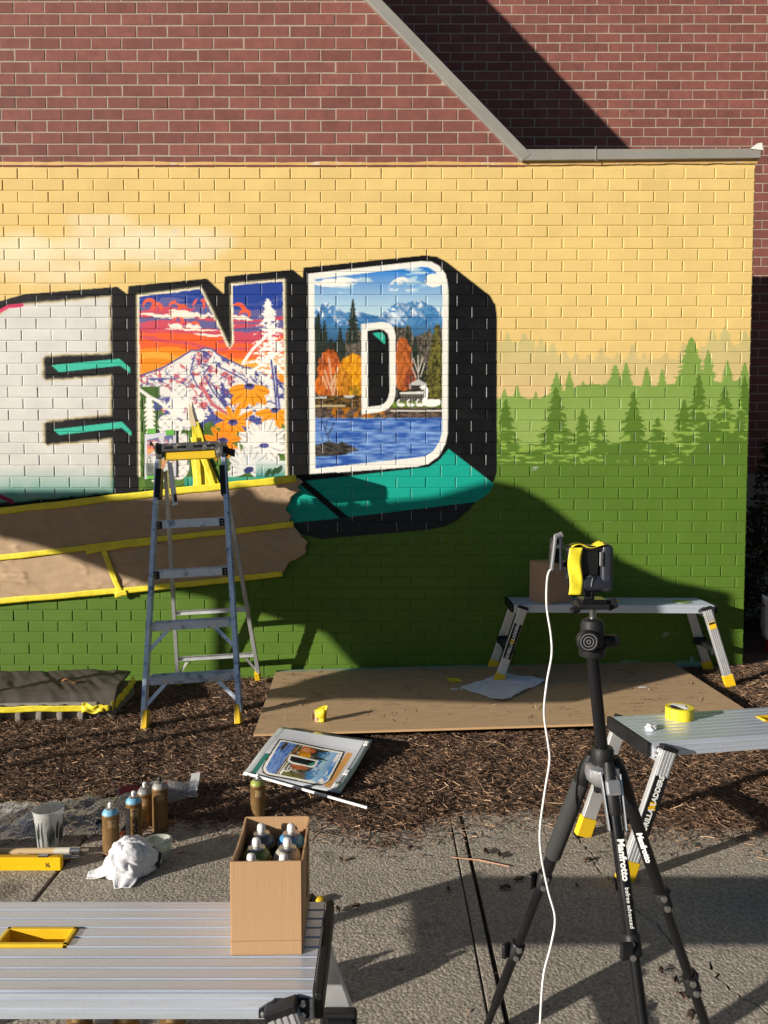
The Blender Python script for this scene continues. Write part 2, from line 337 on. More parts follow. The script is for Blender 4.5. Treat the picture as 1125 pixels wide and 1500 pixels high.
    # rock with bare twigs
    rk = [(95, 1235), (150, 1222), (185, 1208), (215, 1218), (250, 1225), (275, 1212), (305, 1225), (345, 1245), (395, 1270), (340, 1282), (300, 1300), (200, 1308), (95, 1312)]
    m = inpoly(X, Y, rk); v = fbm(X/30, Y/14, 81); lerp(Cc, m, (26, 25, 25), (98, 92, 84), (v-.32)*2)
    for q in [[(190, 1210), (160, 1120), (140, 1060)], [(185, 1190), (225, 1080)], [(165, 1140), (180, 1075)], [(150, 1210), (140, 1170)], [(175, 1170), (205, 1130)]]: fill(Cc, near_line(X, Y, q, 2.6), (46, 42, 44))
    # swans
    sw = ell(X, Y, 872, 955, 62, 25) | ell(X, Y, 920, 945, 20, 14, 0.3) | near_line(X, Y, [(822, 945), (836, 915), (838, 870), (826, 848), (808, 852)], 12) | ell(X, Y, 815, 853, 17, 13)
    fill(Cc, sw, (246, 244, 238)); fill(Cc, near_line(X, Y, [(800, 860), (806, 880)], 4), (70, 60, 50))
    for cx in (670, 735, 795):
        fill(Cc, ell(X, Y, cx, 968, 26, 11) | near_line(X, Y, [(cx-20, 965), (cx-22, 945), (cx-12, 935)], 5), (242, 240, 232))
    # borders and counter
    edge = inpoly(X, Y, DIN); Cc[~edge] = s2l((240, 238, 228)); Cc[~inpoly(X, Y, DOUT)] = s2l((14, 14, 16))
    co = [(405, 430), (545, 416), (590, 425), (622, 455), (634, 510), (636, 890), (620, 950), (585, 995), (535, 1015), (408, 1032)]
    ci = [(447, 474), (528, 464), (560, 472), (583, 497), (591, 534), (594, 880), (582, 928), (558, 960), (522, 974), (449, 982)]
    fill(Cc, inpoly(X, Y, co), (240, 238, 228)); fill(Cc, inpoly(X, Y, ci), (16, 16, 18))
    fill(Cc, inpoly(X, Y, [(478, 490), (542, 486), (562, 508), (565, 560), (556, 562)]), (42, 178, 152))
    return Cc

NIN = [(3, 150), (440, 96), (462, 130), (640, 510), (655, 480), (645, 72), (1018, 42), (1036, 1402), (15, 1492)]
def petals(Cc, X, Y, cx, cy, r, n, a0, a1, wd, col, col2, s=0):
    for k in range(n):
        a = a0+(a1-a0)*k/(n-1); rr = r*(0.85+0.25*((k*7+s) % 5)/4)
        ex, ey = cx+math.cos(a)*rr*0.55, cy+math.sin(a)*rr*0.55
        m = ell(X, Y, ex, ey, rr*0.5, wd, a); fill(Cc, m, col)
        m2 = m & (np.abs(-(X-ex)*math.sin(a)+(Y-ey)*math.cos(a)) < wd*0.16); fill(Cc, m2, col2)
def n_art(X, Y):
    Cc = np.zeros(X.shape+(3,))
    yy = Y+26*np.sin(X/170.0+0.6)+46*(fbm(X/260, Y/34, 91)-0.5)*2+(X-500)*-0.03
    bands = [(-999, (36, 66, 152)), (165, (62, 84, 160)), (195, (36, 66, 152)), (225, (98, 98, 154)), (285, (206, 78, 96)), (328, (104, 98, 150)), (372, (208, 78, 98)), (432, (240, 98, 48)), (476, (214, 84, 92)), (500, (242, 100, 46)), (548, (248, 142, 28)), (590, (242, 172, 56)), (625, (246, 142, 28)), (660, (238, 150, 34))]
    for y0, c in bands: fill(Cc, yy >= y0, c)
    # clouds: coral curls over cream flats
    for cx, cy, a in [(90, 215, 48), (140, 235, 40), (265, 225, 42), (430, 215, 44), (285, 320, 40), (470, 205, 36), (400, 360, 34), (700, 250, 52), (320, 245, 35), (250, 300, 30), (745, 280, 40)]:
        ring = ell(X, Y, cx, cy, a, a*0.9) & ~ell(X, Y, cx-6, cy+12, a*0.66, a*0.62) & (noise(X/40, Y/40, int(cx)) > 0.32); fill(Cc, ring, (240, 98, 62))
    for x0, x1, yc, h in [(15, 420, 285, 16), (220, 560, 280, 20), (215, 320, 352, 20), (330, 445, 362, 22), (190, 560, 382, 8), (390, 610, 418, 10), (650, 790, 300, 16), (660, 800, 310, 8), (220, 420, 262, 16)]:
        u = (X-x0)/(x1-x0); m = (u > 0) & (u < 1) & (np.abs(Y-yc-u*14-(0.5-noise(X/26, 0*X, int(yc)))*h*1.1) < h*np.sin(np.clip(u, 0, 1)*PI)**0.6*0.8); fill(Cc, m, (250, 238, 220))
    # mountain
    mt = [(18, 708), (120, 672), (190, 645), (300, 580), (378, 530), (420, 532), (470, 514), (520, 522), (560, 560), (640, 600), (740, 648), (800, 655), (905, 712), (1010, 762), (1040, 800), (1040, 1200), (18, 1200)]
    m = inpoly(X, Y, mt); fill(Cc, m, (238, 234, 226))
    a = fbm((X+0.5*Y)/70, (Y-0.6*X)/50, 101); b = fbm((X-0.45*Y)/60, (Y+0.7*X)/58, 105)
    fill(Cc, m & (a > 0.57) & (a < 0.70) & (Y < 960) & (X < 760), (206, 106, 112)); fill(Cc, m & (np.abs(b-0.5) < 0.022) & (Y > 560), (84, 82, 146))
    fill(Cc, m & (fbm((X+Y)/80, (Y-X)/34, 111) > 0.635) & (X > 430), (84, 82, 146)); fill(Cc, m & (fbm((X-0.3*Y)/60, Y/40, 113) > 0.63) & (X < 330) & (Y > 720), (84, 82, 146))
    for q in [mt[:14], [(470, 540), (440, 620), (500, 640), (460, 700), (530, 820), (640, 960)], [(400, 560), (370, 680), (420, 780)], [(560, 640), (720, 720), (860, 860), (960, 900)], [(520, 760), (600, 900), (660, 960)]]: fill(Cc, near_line(X, Y, q, 5.5), (84, 82, 146))
    fill(Cc, near_line(X, Y, [(440, 760), (520, 900), (640, 980)], 12), (206, 110, 116))
    # foothills and greenery
    hill = 975+40*(fbm(X/60, 0*X, 117)-.5)*2; fill(Cc, (Y > hill) & (X > 430) & (X < 930), (80, 86, 152))
    gy = 1050+60*(fbm(X/45, 0*X, 119)-.5)*2-np.where(X < 300, 190*np.clip((320-X)/260, 0, 1), 0)-np.where(X > 900, 20, 0); fill(Cc, Y > gy, (72, 104, 44))
    m = (Y > gy) & (fbm(X/40, Y/40, 121) > .58); fill(Cc, m, (92, 126, 52)); fill(Cc, (X < 160) & (Y > 780) & (Y < 1060), (72, 104, 44)); fill(Cc, (X > 120) & (X < 230) & (Y > 850) & (Y < 1000) & (fbm(X/30, Y/30, 4) > .5), (80, 86, 152))
    # white line-drawn tree
    t = spruce(X, Y, 900+(Y-180)*0.07, 178, 690, 190, 8, 0.62, 41); fill(Cc, t & ((fbm(X/24, Y/11, 123) > 0.44) | (Y < 330)), (250, 246, 238))
    t = spruce(X, Y, 930, 560, 1000, 160, 6, 0.7, 43) & (fbm(X/20, Y/16, 125) > .62); fill(Cc, t, (250, 246, 238))
    for q in [[(905, 300), (935, 620), (975, 1000)], [(900, 420), (800, 520), (730, 620)], [(920, 560), (840, 640), (770, 700)], [(910, 440), (1000, 520)], [(930, 600), (1010, 690)], [(895, 360), (1010, 400)], [(935, 660), (890, 740)]]: fill(Cc, near_line(X, Y, q, 10), (250, 246, 238))
    for q in [[(925, 600), (950, 800), (965, 960)], [(950, 640), (985, 960)], [(960, 720), (1010, 800)]]: fill(Cc, near_line(X, Y, q, 7), (74, 78, 150))
    # white leaves and hops on the left
    wl = (246, 242, 232); ol = (188, 184, 184)
    def feather(p0, p1, wd, n):
        x0, y0 = p0; x1, y1 = p1; ang = math.atan2(y1-y0, x1-x0)
        fill(Cc, near_line(X, Y, [p0, p1], wd*0.45), wl)
        for k in range(n):
            u = (k+0.5)/n; cx = x0+(x1-x0)*u; cy = y0+(y1-y0)*u; ww = wd*(1.15-0.6*abs(u-0.4))
            for sg in (-1, 1): fill(Cc, near_line(X, Y, [(cx, cy), (cx+math.cos(ang+sg*0.7)*ww, cy+math.sin(ang+sg*0.7)*ww)], 7), wl)
    for q in [[(20, 800), (90, 850), (150, 880), (250, 960), (330, 1000)], [(250, 870), (190, 930)], [(330, 1000), (300, 1080), (290, 1120)]]: fill(Cc, near_line(X, Y, q, 10), wl)
    feather((85, 860), (95, 1080), 44, 7); feather((270, 790), (270, 930), 55, 5); feather((350, 890), (440, 1000), 55, 5); feather((330, 900), (270, 960), 44, 4)
    for cx, cy, a_, b_ in [(225, 1035, 78, 62), (300, 800, 52, 40), (320, 1150, 36, 50), (300, 1340, 60, 80), (150, 1390, 55, 60), (185, 1100, 50, 40)]:
        e = ell(X, Y, cx, cy, a_, b_, 0.3); fill(Cc, e, wl); fill(Cc, e & (np.abs(np.sin((X+Y)/17.0)*np.sin((X-Y)/19.0)) < 0.10), ol)
    # daisies
    am = (246, 164, 36); ad = (214, 124, 20)
    petals(Cc, X, Y, 775, 785, 150, 6, 0.25, 2.95, 34, am, ad, 1); petals(Cc, X, Y, 950, 950, 135, 6, 0.2, 3.0, 26, am, ad, 2)
    petals(Cc, X, Y, 665, 1025, 135, 9, 0.1, 2*PI-0.5, 21, am, ad, 3); petals(Cc, X, Y, 590, 1155, 128, 9, -2.9, 2.6, 21, (246, 148, 30), ad, 4)
    for cx, cy, r in [(775, 778, 36), (950, 942, 30), (662, 1025, 34), (592, 1152, 36)]: fill(Cc, ell(X, Y, cx, cy, r, r*0.62), (84, 84, 152)); fill(Cc, ell(X, Y, cx, cy-8, r*0.7, r*0.3), (50, 46, 84))
    petals(Cc, X, Y, 875, 1180, 165, 13, -3.3, 0.25, 32, wl, ol, 5); petals(Cc, X, Y, 875, 1185, 130, 6, 0.3, 2.9, 30, wl, ol, 2); fill(Cc, ell(X, Y, 877, 1185, 34, 18), (84, 84, 152))
    petals(Cc, X, Y, 770, 1345, 150, 11, -3.4, 0.5, 30, (232, 234, 230), ol, 3); fill(Cc, ell(X, Y, 770, 1352, 36, 22, -0.3), (60, 64, 120))
    for q in [[(760, 1010), (765, 1180)], [(700, 1170), (715, 1320)], [(800, 1040), (835, 1110)], [(905, 1010), (890, 1060)]]: fill(Cc, near_line(X, Y, q, 7), wl)
    g = (Y > 1290) & (X > 620); m = g & ~inpoly(X, Y, [(620, 1290), (820, 1290), (820, 1420), (620, 1420)]); lerp(Cc, m, (226, 232, 226), (42, 150, 136), (Y-1290)/110)
    for cx, cy in [(905, 1370), (945, 1365), (980, 1350)]: fill(Cc, ell(X, Y, cx, cy, 16, 34, 0.6), (48, 84, 52))
    m = Y > 1400; lerp(Cc, m & (X > 330), (72, 160, 130), (28, 150, 132), (Y-1400)/60)
    # cream edge left by the stencil
    inn = inpoly(X+9*(fbm(X/30, Y/30, 131)-.5), Y+9*(fbm(X/30, Y/30, 132)-.5), NIN); wob = 14+10*(fbm(X/26, Y/26, 133)-.5)
    sh = np.zeros(X.shape, bool)
    for dx, dy in ((wob, 0), (-wob, 0), (0, wob)): sh |= ~inpoly(X+dx, Y-dy, NIN)
    Cc[sh & (Y < 1400)] = s2l((236, 226, 196)); Cc[~inn] = s2l((14, 14, 16))
    return Cc

BLACK = [(-400, 520), (-60, 470), (0, 441), (35, 431), (172, 420), (187, 431), (188, 419), (303, 408), (328, 431), (329, 405), (429, 395), (444, 407), (444, 392), (622, 374), (640, 376), (655, 384), (718, 433), (726, 447), (728, 462), (728, 692), (724, 704), (690, 742), (672, 760), (655, 769), (630, 775), (470, 790), (432, 775), (405, 735), (-400, 790)]
PALE = [(115, 70), (180, 72), (245, 95), (290, 112), (335, 140), (380, 150), (430, 155), (478, 132), (540, 150), (600, 118), (645, 150), (728, 150), (800, 110), (910, 58), (958, 48), (1035, 62), (60, 95)]
MIDT = [(103, 290, 38), (152, 275, 38), (225, 300, 28), (305, 226, 44), (355, 220, 34), (408, 260, 34), (443, 262, 26), (533, 197, 55), (575, 190, 45), (655, 203, 38), (715, 214, 38), (828, 90, 72), (893, 138, 36), (968, 180, 38), (1035, 188, 45), (490, 270, 40), (780, 240, 50)]
DARKT = [(108, 330, 505, 62), (303, 283, 515, 82), (407, 366, 520, 55), (470, 392, 520, 55), (603, 300, 520, 74), (697, 403, 530, 58), (800, 330, 500, 70), (857, 234, 430, 62), (958, 280, 430, 62), (1035, 238, 420, 45)]
def mural(X, Y):
    """paint colour at picture place X,Y of the reference view of the wall"""
    Cc = np.zeros(X.shape+(3,))
    # sky yellow over green ground
    fill(Cc, np.ones(X.shape, bool), (231, 200, 128))
    wob = 26*(fbm(X/38, Y/20, 61)-.5)
    for cx, cy, a_, b_, k in [(75, 382, 105, 40, .75), (150, 342, 60, 48, .7), (245, 360, 98, 34, .85), (215, 352, 50, 22, .5), (25, 365, 50, 30, .6), (310, 350, 40, 18, .5)]:
        e = np.sqrt(((X-cx+wob)/a_)**2+((Y-cy+wob*.6)/b_)**2); f = (k*(1-sst(.55, 1.12, e))*(.55+.6*fbm(X/28, Y/16, 63)))[..., None]*.75
        Cc[:] = Cc*(1-f)+s2l((242, 232, 202))*f
    gl = 655+16*(fbm(X/40, 0*X, 6)-.5)
    m = Y > gl; fill(Cc, m, (90, 121, 44))
    tx, ty = (X-700)*2.647, (Y-460)*2.647; reg = (X > 640) & (Y > 455) & (Y < 720)
    pal = np.zeros(X.shape, bool)
    for i, (cx, tp) in enumerate(PALE): pal |= spruce(tx, ty, cx, tp, tp+110, 52, 5, 0.4, i)
    pal |= ty > 175+22*(fbm(tx/50, 0*tx, 12)-.5)+np.where(tx > 860, -50, 0)+np.where(tx < 220, -70, 0); pal &= reg
    lerp(Cc, pal, (200, 188, 126), (222, 192, 138), (ty-90)/230)
    mid = np.zeros(X.shape, bool)
    for i, (cx, tp, hw) in enumerate(MIDT): mid |= spruce(tx, ty, cx, tp, tp+130 if hw < 60 else tp+180, hw, 9, 0.28, 50+i)
    mid |= ty > 322-45*sst(250, 420, tx)-15*sst(700, 800, tx)+26*(fbm(tx/40, 0*tx, 13)-.5); mid &= reg
    lerp(Cc, mid, (130, 160, 76), (148, 174, 92), (ty-280)/170)
    dk = np.zeros(X.shape, bool)
    for i, (cx, tp, bs, hw) in enumerate(DARKT): dk |= spruce(tx, ty, cx, tp, bs, hw, 7, 0.55, 80+i)
    base = 505-95*sst(780, 880, tx)+20*(fbm(tx/30, 0*tx, 14)-.5); dk |= ty > base
    st = fbm(tx/34, ty/9, 15); lt = (ty > base-70) & (ty < base+75) & (st > 0.60-0.00) & (noise(tx/90, ty/60, 16) > .35); dk &= reg
    fill(Cc, dk, (90, 121, 44)); fill(Cc, lt & reg & dk, (140, 170, 76))
    # lettering
    jx = X+3.0*(fbm(X/7, Y/7, 18)-.5); jy = Y+3.0*(fbm(X/7, Y/7, 19)-.5)
    blk = inpoly(X, Y, BLACK); fill(Cc, blk, (14, 14, 16))
    m = blk & (fbm(X/14, Y/10, 20) > .58); fill(Cc, m, (19, 19, 21))
    e_in = [(-400, 560), (-30, 480), (-8, 462), (14, 448), (34, 443), (164, 432), (165, 519), (66, 524), (66, 555), (165, 548), (165, 610), (67, 619), (67, 650), (165, 641), (166, 722), (30, 735), (-400, 760)]
    mE = inpoly(jx, jy, e_in); fill(Cc, mE, (217, 215, 209)); g = fbm(X/30, Y/18, 22); Cc[mE] *= (0.90+0.2*g[mE])[:, None]
    near = np.zeros(X.shape, bool)
    for dx, dy in ((5, 0), (-5, 0), (0, 4), (0, -4)): near |= ~inpoly(jx+dx, jy+dy, e_in)
    m = mE & near; Cc[m] = s2l((206, 194, 158))
    near2 = np.zeros(X.shape, bool)
    for dx, dy in ((2.2, 0), (-2.2, 0), (0, 2), (0, -2)): near2 |= ~inpoly(jx+dx, jy+dy, e_in)
    m = mE & near2; Cc[m] = s2l((122, 114, 94))
    m = mE & (Y > 682); f = np.clip((Y-682)/38, 0, 1)[m][:, None]*(0.55+0.4*fbm(X/20, Y/20, 23)[m][:, None]); Cc[m] = Cc[m]*(1-f)+s2l((30, 152, 136))*f
    fill(Cc, near_line(X, Y, [(-20, 472), (0, 456), (12, 449), (32, 447)], 2.6), (214, 58, 104)); fill(Cc, near_line(X, Y, [(-20, 715), (0, 727), (18, 735)], 3), (150, 30, 84))
    tl = (60, 190, 162)
    c1 = lambda L: [(a/2.5, 370+b/2.5) for a, b in L]
    fill(Cc, inpoly(X, Y, c1([(188, 412), (437, 389), (476, 422), (476, 441), (440, 414), (216, 438)])), tl); fill(Cc, inpoly(X, Y, c1([(194, 648), (446, 619), (481, 655), (481, 673), (446, 642), (218, 668)])), tl)
    # N
    nx, ny = (X-200)*4.6875, (Y-400)*4.6875; m = inpoly(nx, ny, NIN); Cc[m] = n_art(nx[m], ny[m])
    near = np.zeros(X.shape, bool)
    for dx, dy in ((10, 0), (-10, 0), (0, 9)): near |= inpoly(nx+dx, ny+dy, NIN)
    ha = near & ~m & blk & (ny < 1390); Cc[ha] = s2l((120, 112, 90))
    # D face
    dx_, dy_ = (X-440)*4.543, (Y-380)*4.543; m = inpoly(dx_, dy_, DOUT); Cc[m] = d_art(dx_[m], dy_[m])
    # D block shade
    c2 = lambda L: [(420+a/3.309, 360+b/3.309) for a, b in L]
    te = (22, 166, 146)
    fill(Cc, inpoly(X, Y, c2([(92, 1140), (690, 1072), (740, 1038), (785, 985), (1006, 1156), (985, 1192), (950, 1222), (915, 1242), (302, 1316)])), te)
    fill(Cc, inpoly(X, Y, c2([(-60, 1130), (60, 1152), (258, 1322), (20, 1345), (-100, 1350)])), te)
    fill(Cc, inpoly(X, Y, c2([(-30, 1352), (20, 1346), (915, 1246), (880, 1285), (830, 1330), (770, 1360), (680, 1378), (160, 1422), (40, 1390)])), (44, 48, 50))
    return Cc*0.90
# ------------------------------------------------------------------ ground
YW = 5.4                      # face of the mural wall
BL, BH, JT = 0.2083, 0.0786, 0.0085
def mulch_z(x, y):
    yy = y+0.42*(fbm(np.asarray(x)*1.7+9, np.asarray(y)*1.3, 201)-.5)+0.16*(fbm(np.asarray(x)*6, np.asarray(y)*9, 203)-.5)
    s = sst(3.06, 3.34, yy)
    z = -0.035+0.05*s+s*(0.030*(y-3.4)/1.9+0.026*x*np.clip((y-3.3)/2.1, 0, 1.3))
    return z+s*0.020*(fbm(np.asarray(x)*6, np.asarray(y)*6, 205)-.5)+s*0.012*(fbm(np.asarray(x)*22, np.asarray(y)*22, 207)-.5)
def mz(x, y): return float(mulch_z(np.array([x]), np.array([y]))[0])

m = mat('asphalt_lot', (0.055, 0.054, 0.052), 0.9, var=0.25, vscale=3, bump=0.6, bscale=90, coord='World')
tag(MB().grid(1, 1, lambda u, v: (-300+600*u, -300+600*v, -0.06)).build('ground', m), kind='structure')

# concrete: rough broom finish with stones showing, stains
def concrete_material():
    m = mat('concrete', (0.345, 0.306, 0.250), 0.92, var=0.22, vscale=1.6, coord='World', dirt=((0.14, 0.122, 0.10), 3.2, 0.57))
    t = m.node_tree; N = t.nodes; L = t.links; b = N['Principled BSDF']
    g = N.new('ShaderNodeNewGeometry')
    vo = N.new('ShaderNodeTexVoronoi'); vo.inputs['Scale'].default_value = 95; L.new(g.outputs['Position'], vo.inputs['Vector'])
    n1 = N.new('ShaderNodeTexNoise'); n1.inputs['Scale'].default_value = 105; n1.inputs['Detail'].default_value = 7; n1.inputs['Roughness'].default_value = 0.7; L.new(g.outputs['Position'], n1.inputs['Vector'])
    n2 = N.new('ShaderNodeTexNoise'); n2.inputs['Scale'].default_value = 22; n2.inputs['Detail'].default_value = 6; L.new(g.outputs['Position'], n2.inputs['Vector'])
    src = b.inputs['Base Color'].links[0].from_socket
    mr = N.new('ShaderNodeMapRange'); mr.inputs['From Min'].default_value = 0.3; mr.inputs['From Max'].default_value = 0.7; mr.inputs['To Min'].default_value = 0.42; mr.inputs['To Max'].default_value = 1.55; L.new(n1.outputs['Fac'], mr.inputs['Value'])
    h = N.new('ShaderNodeHueSaturation'); L.new(src, h.inputs['Color']); L.new(mr.outputs[0], h.inputs['Value'])
    sr = N.new('ShaderNodeHueSaturation'); L.new(h.outputs[0], sr.inputs['Color']); r2 = N.new('ShaderNodeMapRange'); r2.inputs['To Min'].default_value = 0.75; r2.inputs['To Max'].default_value = 1.3; L.new(vo.outputs['Color'], r2.inputs['Value']); L.new(r2.outputs[0], sr.inputs['Value'])
    L.new(sr.outputs[0], b.inputs['Base Color'])
    ad = N.new('ShaderNodeMath'); ad.operation = 'ADD'; L.new(n1.outputs['Fac'], ad.inputs[0]); mu = N.new('ShaderNodeMath'); mu.operation = 'MULTIPLY'; mu.inputs[1].default_value = 0.45; L.new(n2.outputs['Fac'], mu.inputs[0]); L.new(mu.outputs[0], ad.inputs[1])
    bp = N.new('ShaderNodeBump'); bp.inputs['Strength'].default_value = 1.0; bp.inputs['Distance'].default_value = 0.0075; a2 = N.new('ShaderNodeMath'); a2.operation = 'MULTIPLY_ADD'; L.new(vo.outputs['Distance'], a2.inputs[0]); a2.inputs[1].default_value = -.6; L.new(ad.outputs[0], a2.inputs[2]); L.new(a2.outputs[0], bp.inputs['Height']); L.new(bp.outputs['Normal'], b.inputs['Normal'])
    return m
M['concrete'] = concrete_material()
walk = empty('sidewalk', (0, 0, 0)); tag(walk, kind='structure')
xs = [-4.30, -2.76, -1.222, 0.337, 1.90, 3.45, 5.0]
crack = [(0.80, 3.05), (0.83, 2.92), (0.80, 2.83), (0.85, 2.72), (0.84, 2.60), (0.90, 2.50), (0.92, 2.36), (0.99, 2.28), (1.00, 2.17), (1.06, 2.06), (1.07, 1.9), (1.12, 1.6), (1.1, 0.5), (1.14, -2.6)]
for i in range(len(xs)-1):
    x0, x1 = xs[i]+0.007, xs[i+1]-0.007
    if i != 3:
        polys = [[(x0, -2.6), (x1, -2.6), (x1, 3.45), (x0, 3.45)]]
        if i == 2: polys = [[(x0, -2.6), (x1-0.045, -2.6), (x1-0.045, 3.45), (x0, 3.45)], [(x1-0.040, -2.6), (x1, -2.6), (x1, 3.45), (x1-0.040, 3.45)]]
    else:        # the slab with a long crack right through it
        cr = [(0.79, 3.45)]+crack
        fine = [cr[0]]
        for (ax, ay), (bx, by) in zip(cr[:-1], cr[1:]):
            for k in range(1, 7):
                u = k/6; fine.append((ax+(bx-ax)*u+random.uniform(-.011, .011), ay+(by-ay)*u))
        polys = [[(x0, -2.6)]+[(x-0.003-0.004*random.random(), y) for x, y in reversed(fine)]+[(x0, 3.45)],
                 [(x, y) for x, y in reversed(fine)]+[(x1, 3.45), (x1, -2.6)]]
        polys[1] = [(x+0.003, y) if j < len(fine) else (x, y) for j, (x, y) in enumerate(polys[1])]
    for pl in polys:
        mb = MB(); n = len(pl)
        mb.add([(x, y, 0.0) for x, y in pl]+[(x, y, -0.055) for x, y in pl], [tuple(range(n))]+[(k, k+n, (k+1) % n+n, (k+1) % n) for k in range(n)])
        mb.build('paving_slab', M['concrete'], walk, bevel=0.004 if i != 3 else 0)
# mulch bed: uneven soil sheet, then chips
M['soil'] = mat('mulch_soil', (0.085, 0.052, 0.032), 0.95, var=0.4, vscale=30, bump=0.9, bscale=120, coord='World', dirt=((0.11, 0.066, 0.038), 14, 0.56))
gx = np.arange(-4.2, 4.6, 0.03); gy = np.arange(2.95, 6.9, 0.03)
XX, YY = np.meshgrid(gx, gy); ZZ = mulch_z(XX, YY); nx_, ny_ = len(gx), len(gy)
V = np.stack([XX, YY, ZZ], -1).reshape(-1, 3); I = np.arange(nx_*ny_).reshape(ny_, nx_)
Q = np.stack([I[:-1, :-1], I[:-1, 1:], I[1:, 1:], I[1:, :-1]], -1).reshape(-1, 4)
bed = fast_mesh('mulch_bed', V, Q, M['soil'], smooth=True); tag(bed, kind='structure')
def chips(name, n, xr, yr, zf, parent=None, lmin=.012, lmax=.07, dens=None, zoff=0.004, wm=1.0, kc=1.0):
    x = RNG.uniform(*xr, n); y = RNG.uniform(*yr, n)
    if dens is not None:
        k = RNG.random(n) < dens(x, y); x = x[k]; y = y[k]; n = len(x)
    z = np.maximum(zf(x, y), -.0005 if name == 'bark_mulch' else -9)+zoff+RNG.random(n)*0.010
    ln = lmin+(lmax-lmin)*RNG.random(n)**2.6; wd = 0.0012+0.0034*RNG.random(n)**3+ln*0.02; wd = wd*wm; th = wd*0.6/wm**.5
    a = RNG.uniform(0, 2*PI, n); ti = RNG.normal(0, 0.28, n); bend = RNG.normal(0, 0.16, n)*ln
    ca, sa = np.cos(a), np.sin(a)
    us = np.array([-.5, 0, .5]); vs = []
    for k, u in enumerate(us):
        wk = wd*(1.0 if k == 1 else 0.55)
        for sx, up in ((-1, 0), (1, 0), (0, 1)):
            px = u*ln; py = sx*wk*0.5+(bend if k == 1 else 0); pz = up*th+px*ti
            vs.append(np.stack([x+px*ca-py*sa, y+px*sa+py*ca, z+pz], -1))
    V = np.stack(vs, 1).reshape(-1, 3); b = (np.arange(n)*9)[:, None, None]
    q = []
    for k in (0, 1):
        for j in range(3):
            q.append((k*3+j, k*3+(j+1) % 3, k*3+3+(j+1) % 3, k*3+3+j))
    Q = (b+np.array(q)[None]).reshape(-1, 4)
    t = RNG.random(n)**2.1; dark = np.array([.060, .033, .019])*kc; mid = np.array([.25, .138, .078])*kc; light = np.array([.55, .37, .22])*kc
    col = np.where((t < .72)[:, None], dark+(mid-dark)*(t/.72)[:, None], mid+(light-mid)*((t-.72)/.28)[:, None])
    return fast_mesh(name, V, Q, M['chip'], parent, np.repeat(col, 9, 0))
M['chip'] = mat('bark_chip', rough=0.85, attr='paint', var=0.2, vscale=40, coord='World')
o = chips('bark_mulch', 96000, (-2.75, 3.1), (2.85, 5.42), mulch_z, dens=lambda x, y: np.where(y < 3.32, sst(2.9, 3.30, y+.5*(fbm(x*1.7+9, y*1.3, 201)-.5))**2*.95+.02, 1.0)*np.where(np.abs(x) < y*0.56+.25, 1, 0))
tag(o, 'brown shredded bark mulch spread along the foot of the painted wall', 'mulch', kind='stuff')
o = chips('scattered_bark', 1500, (-1.5, 1.75), (1.9, 3.3), lambda x, y: 0*x, lmax=.04, dens=lambda x, y: .05+.8*sst(2.7, 3.25, y)**2, zoff=0.002)
tag(o, 'loose bark bits scattered over the concrete paving', 'bark bits', kind='stuff')

o = chips('bark_chunks', 5200, (-2.75, 3.1), (3.15, 5.40), mulch_z, lmin=.014, lmax=.05, wm=4.2, kc=.62, zoff=.006, dens=lambda x, y: np.where(np.abs(x) < y*0.56+.25, 1, 0)*sst(3.1, 3.4, y)*sst(.36, .6, fbm(x*3, y*3, 209)))
tag(o, 'dark chunky bark pieces mixed into the shredded mulch', 'bark chunks', kind='stuff')

# ------------------------------------------------------------------ the mural wall
ZJ = W(900, 245.2, YW).z; XJ = W(492.8, 442, YW).x; ZREF = W(493, 442, YW).z
kref = math.floor((ZREF-ZJ)/BH)
TOPZ = W(900, 240, YW).z; XR = 2.55; XS = W(768, 240, YW).x; SL0 = (XS, TOPZ)      # the slope of the gable starts here
wall = empty('brick_wall', (0, YW, 0), label='tall brick wall painted yellow to green with END lettering mural, bare red brick above', cat='wall')
wall_off = Vector((0, YW, 0))
def to_wall(o): o.parent = wall; o.location = (0, -YW, 0); return o
def courses(z0, z1):
    k = math.floor((z0-ZJ)/BH+1e-6)
    while ZJ+k*BH < z1-0.004:
        yield k, max(ZJ+k*BH, z0), min(ZJ+(k+1)*BH, z1); k += 1
def cells(k, x0, x1):
    off = XJ+(0 if (k-kref) % 2 == 0 else BL/2)
    i = math.floor((x0-off)/BL)
    while off+i*BL < x1-0.01:
        a, b = max(off+i*BL, x0), min(off+(i+1)*BL, x1); i += 1
        if b-a > 0.02: yield a, b
fine_b, coarse_b, red_b, yel_b = [], [], [], []
yel_lim = W(500, 312, YW).z
for k, z0, z1 in courses(-0.12, 5.6):
    zc = (z0+z1)/2; full = z1-z0 > BH-0.002
    xr = XR if zc < TOPZ else XS-(zc-TOPZ)*1.0+0.02
    if xr < -2.9: continue
    for a, b in cells(k, -3.2, xr):
        px, py = to_px((a+b)/2, YW, zc)
        if zc > TOPZ: red_b.append((a, b, z0, z1)); continue
        if zc > yel_lim: yel_b.append((a, b, z0, z1)); continue
        if px < 755 and 360 < py < 800 or px > 715 and 470 < py < 690: fine_b.append((a, b, z0, z1))
        else: coarse_b.append((a, b, z0, z1))
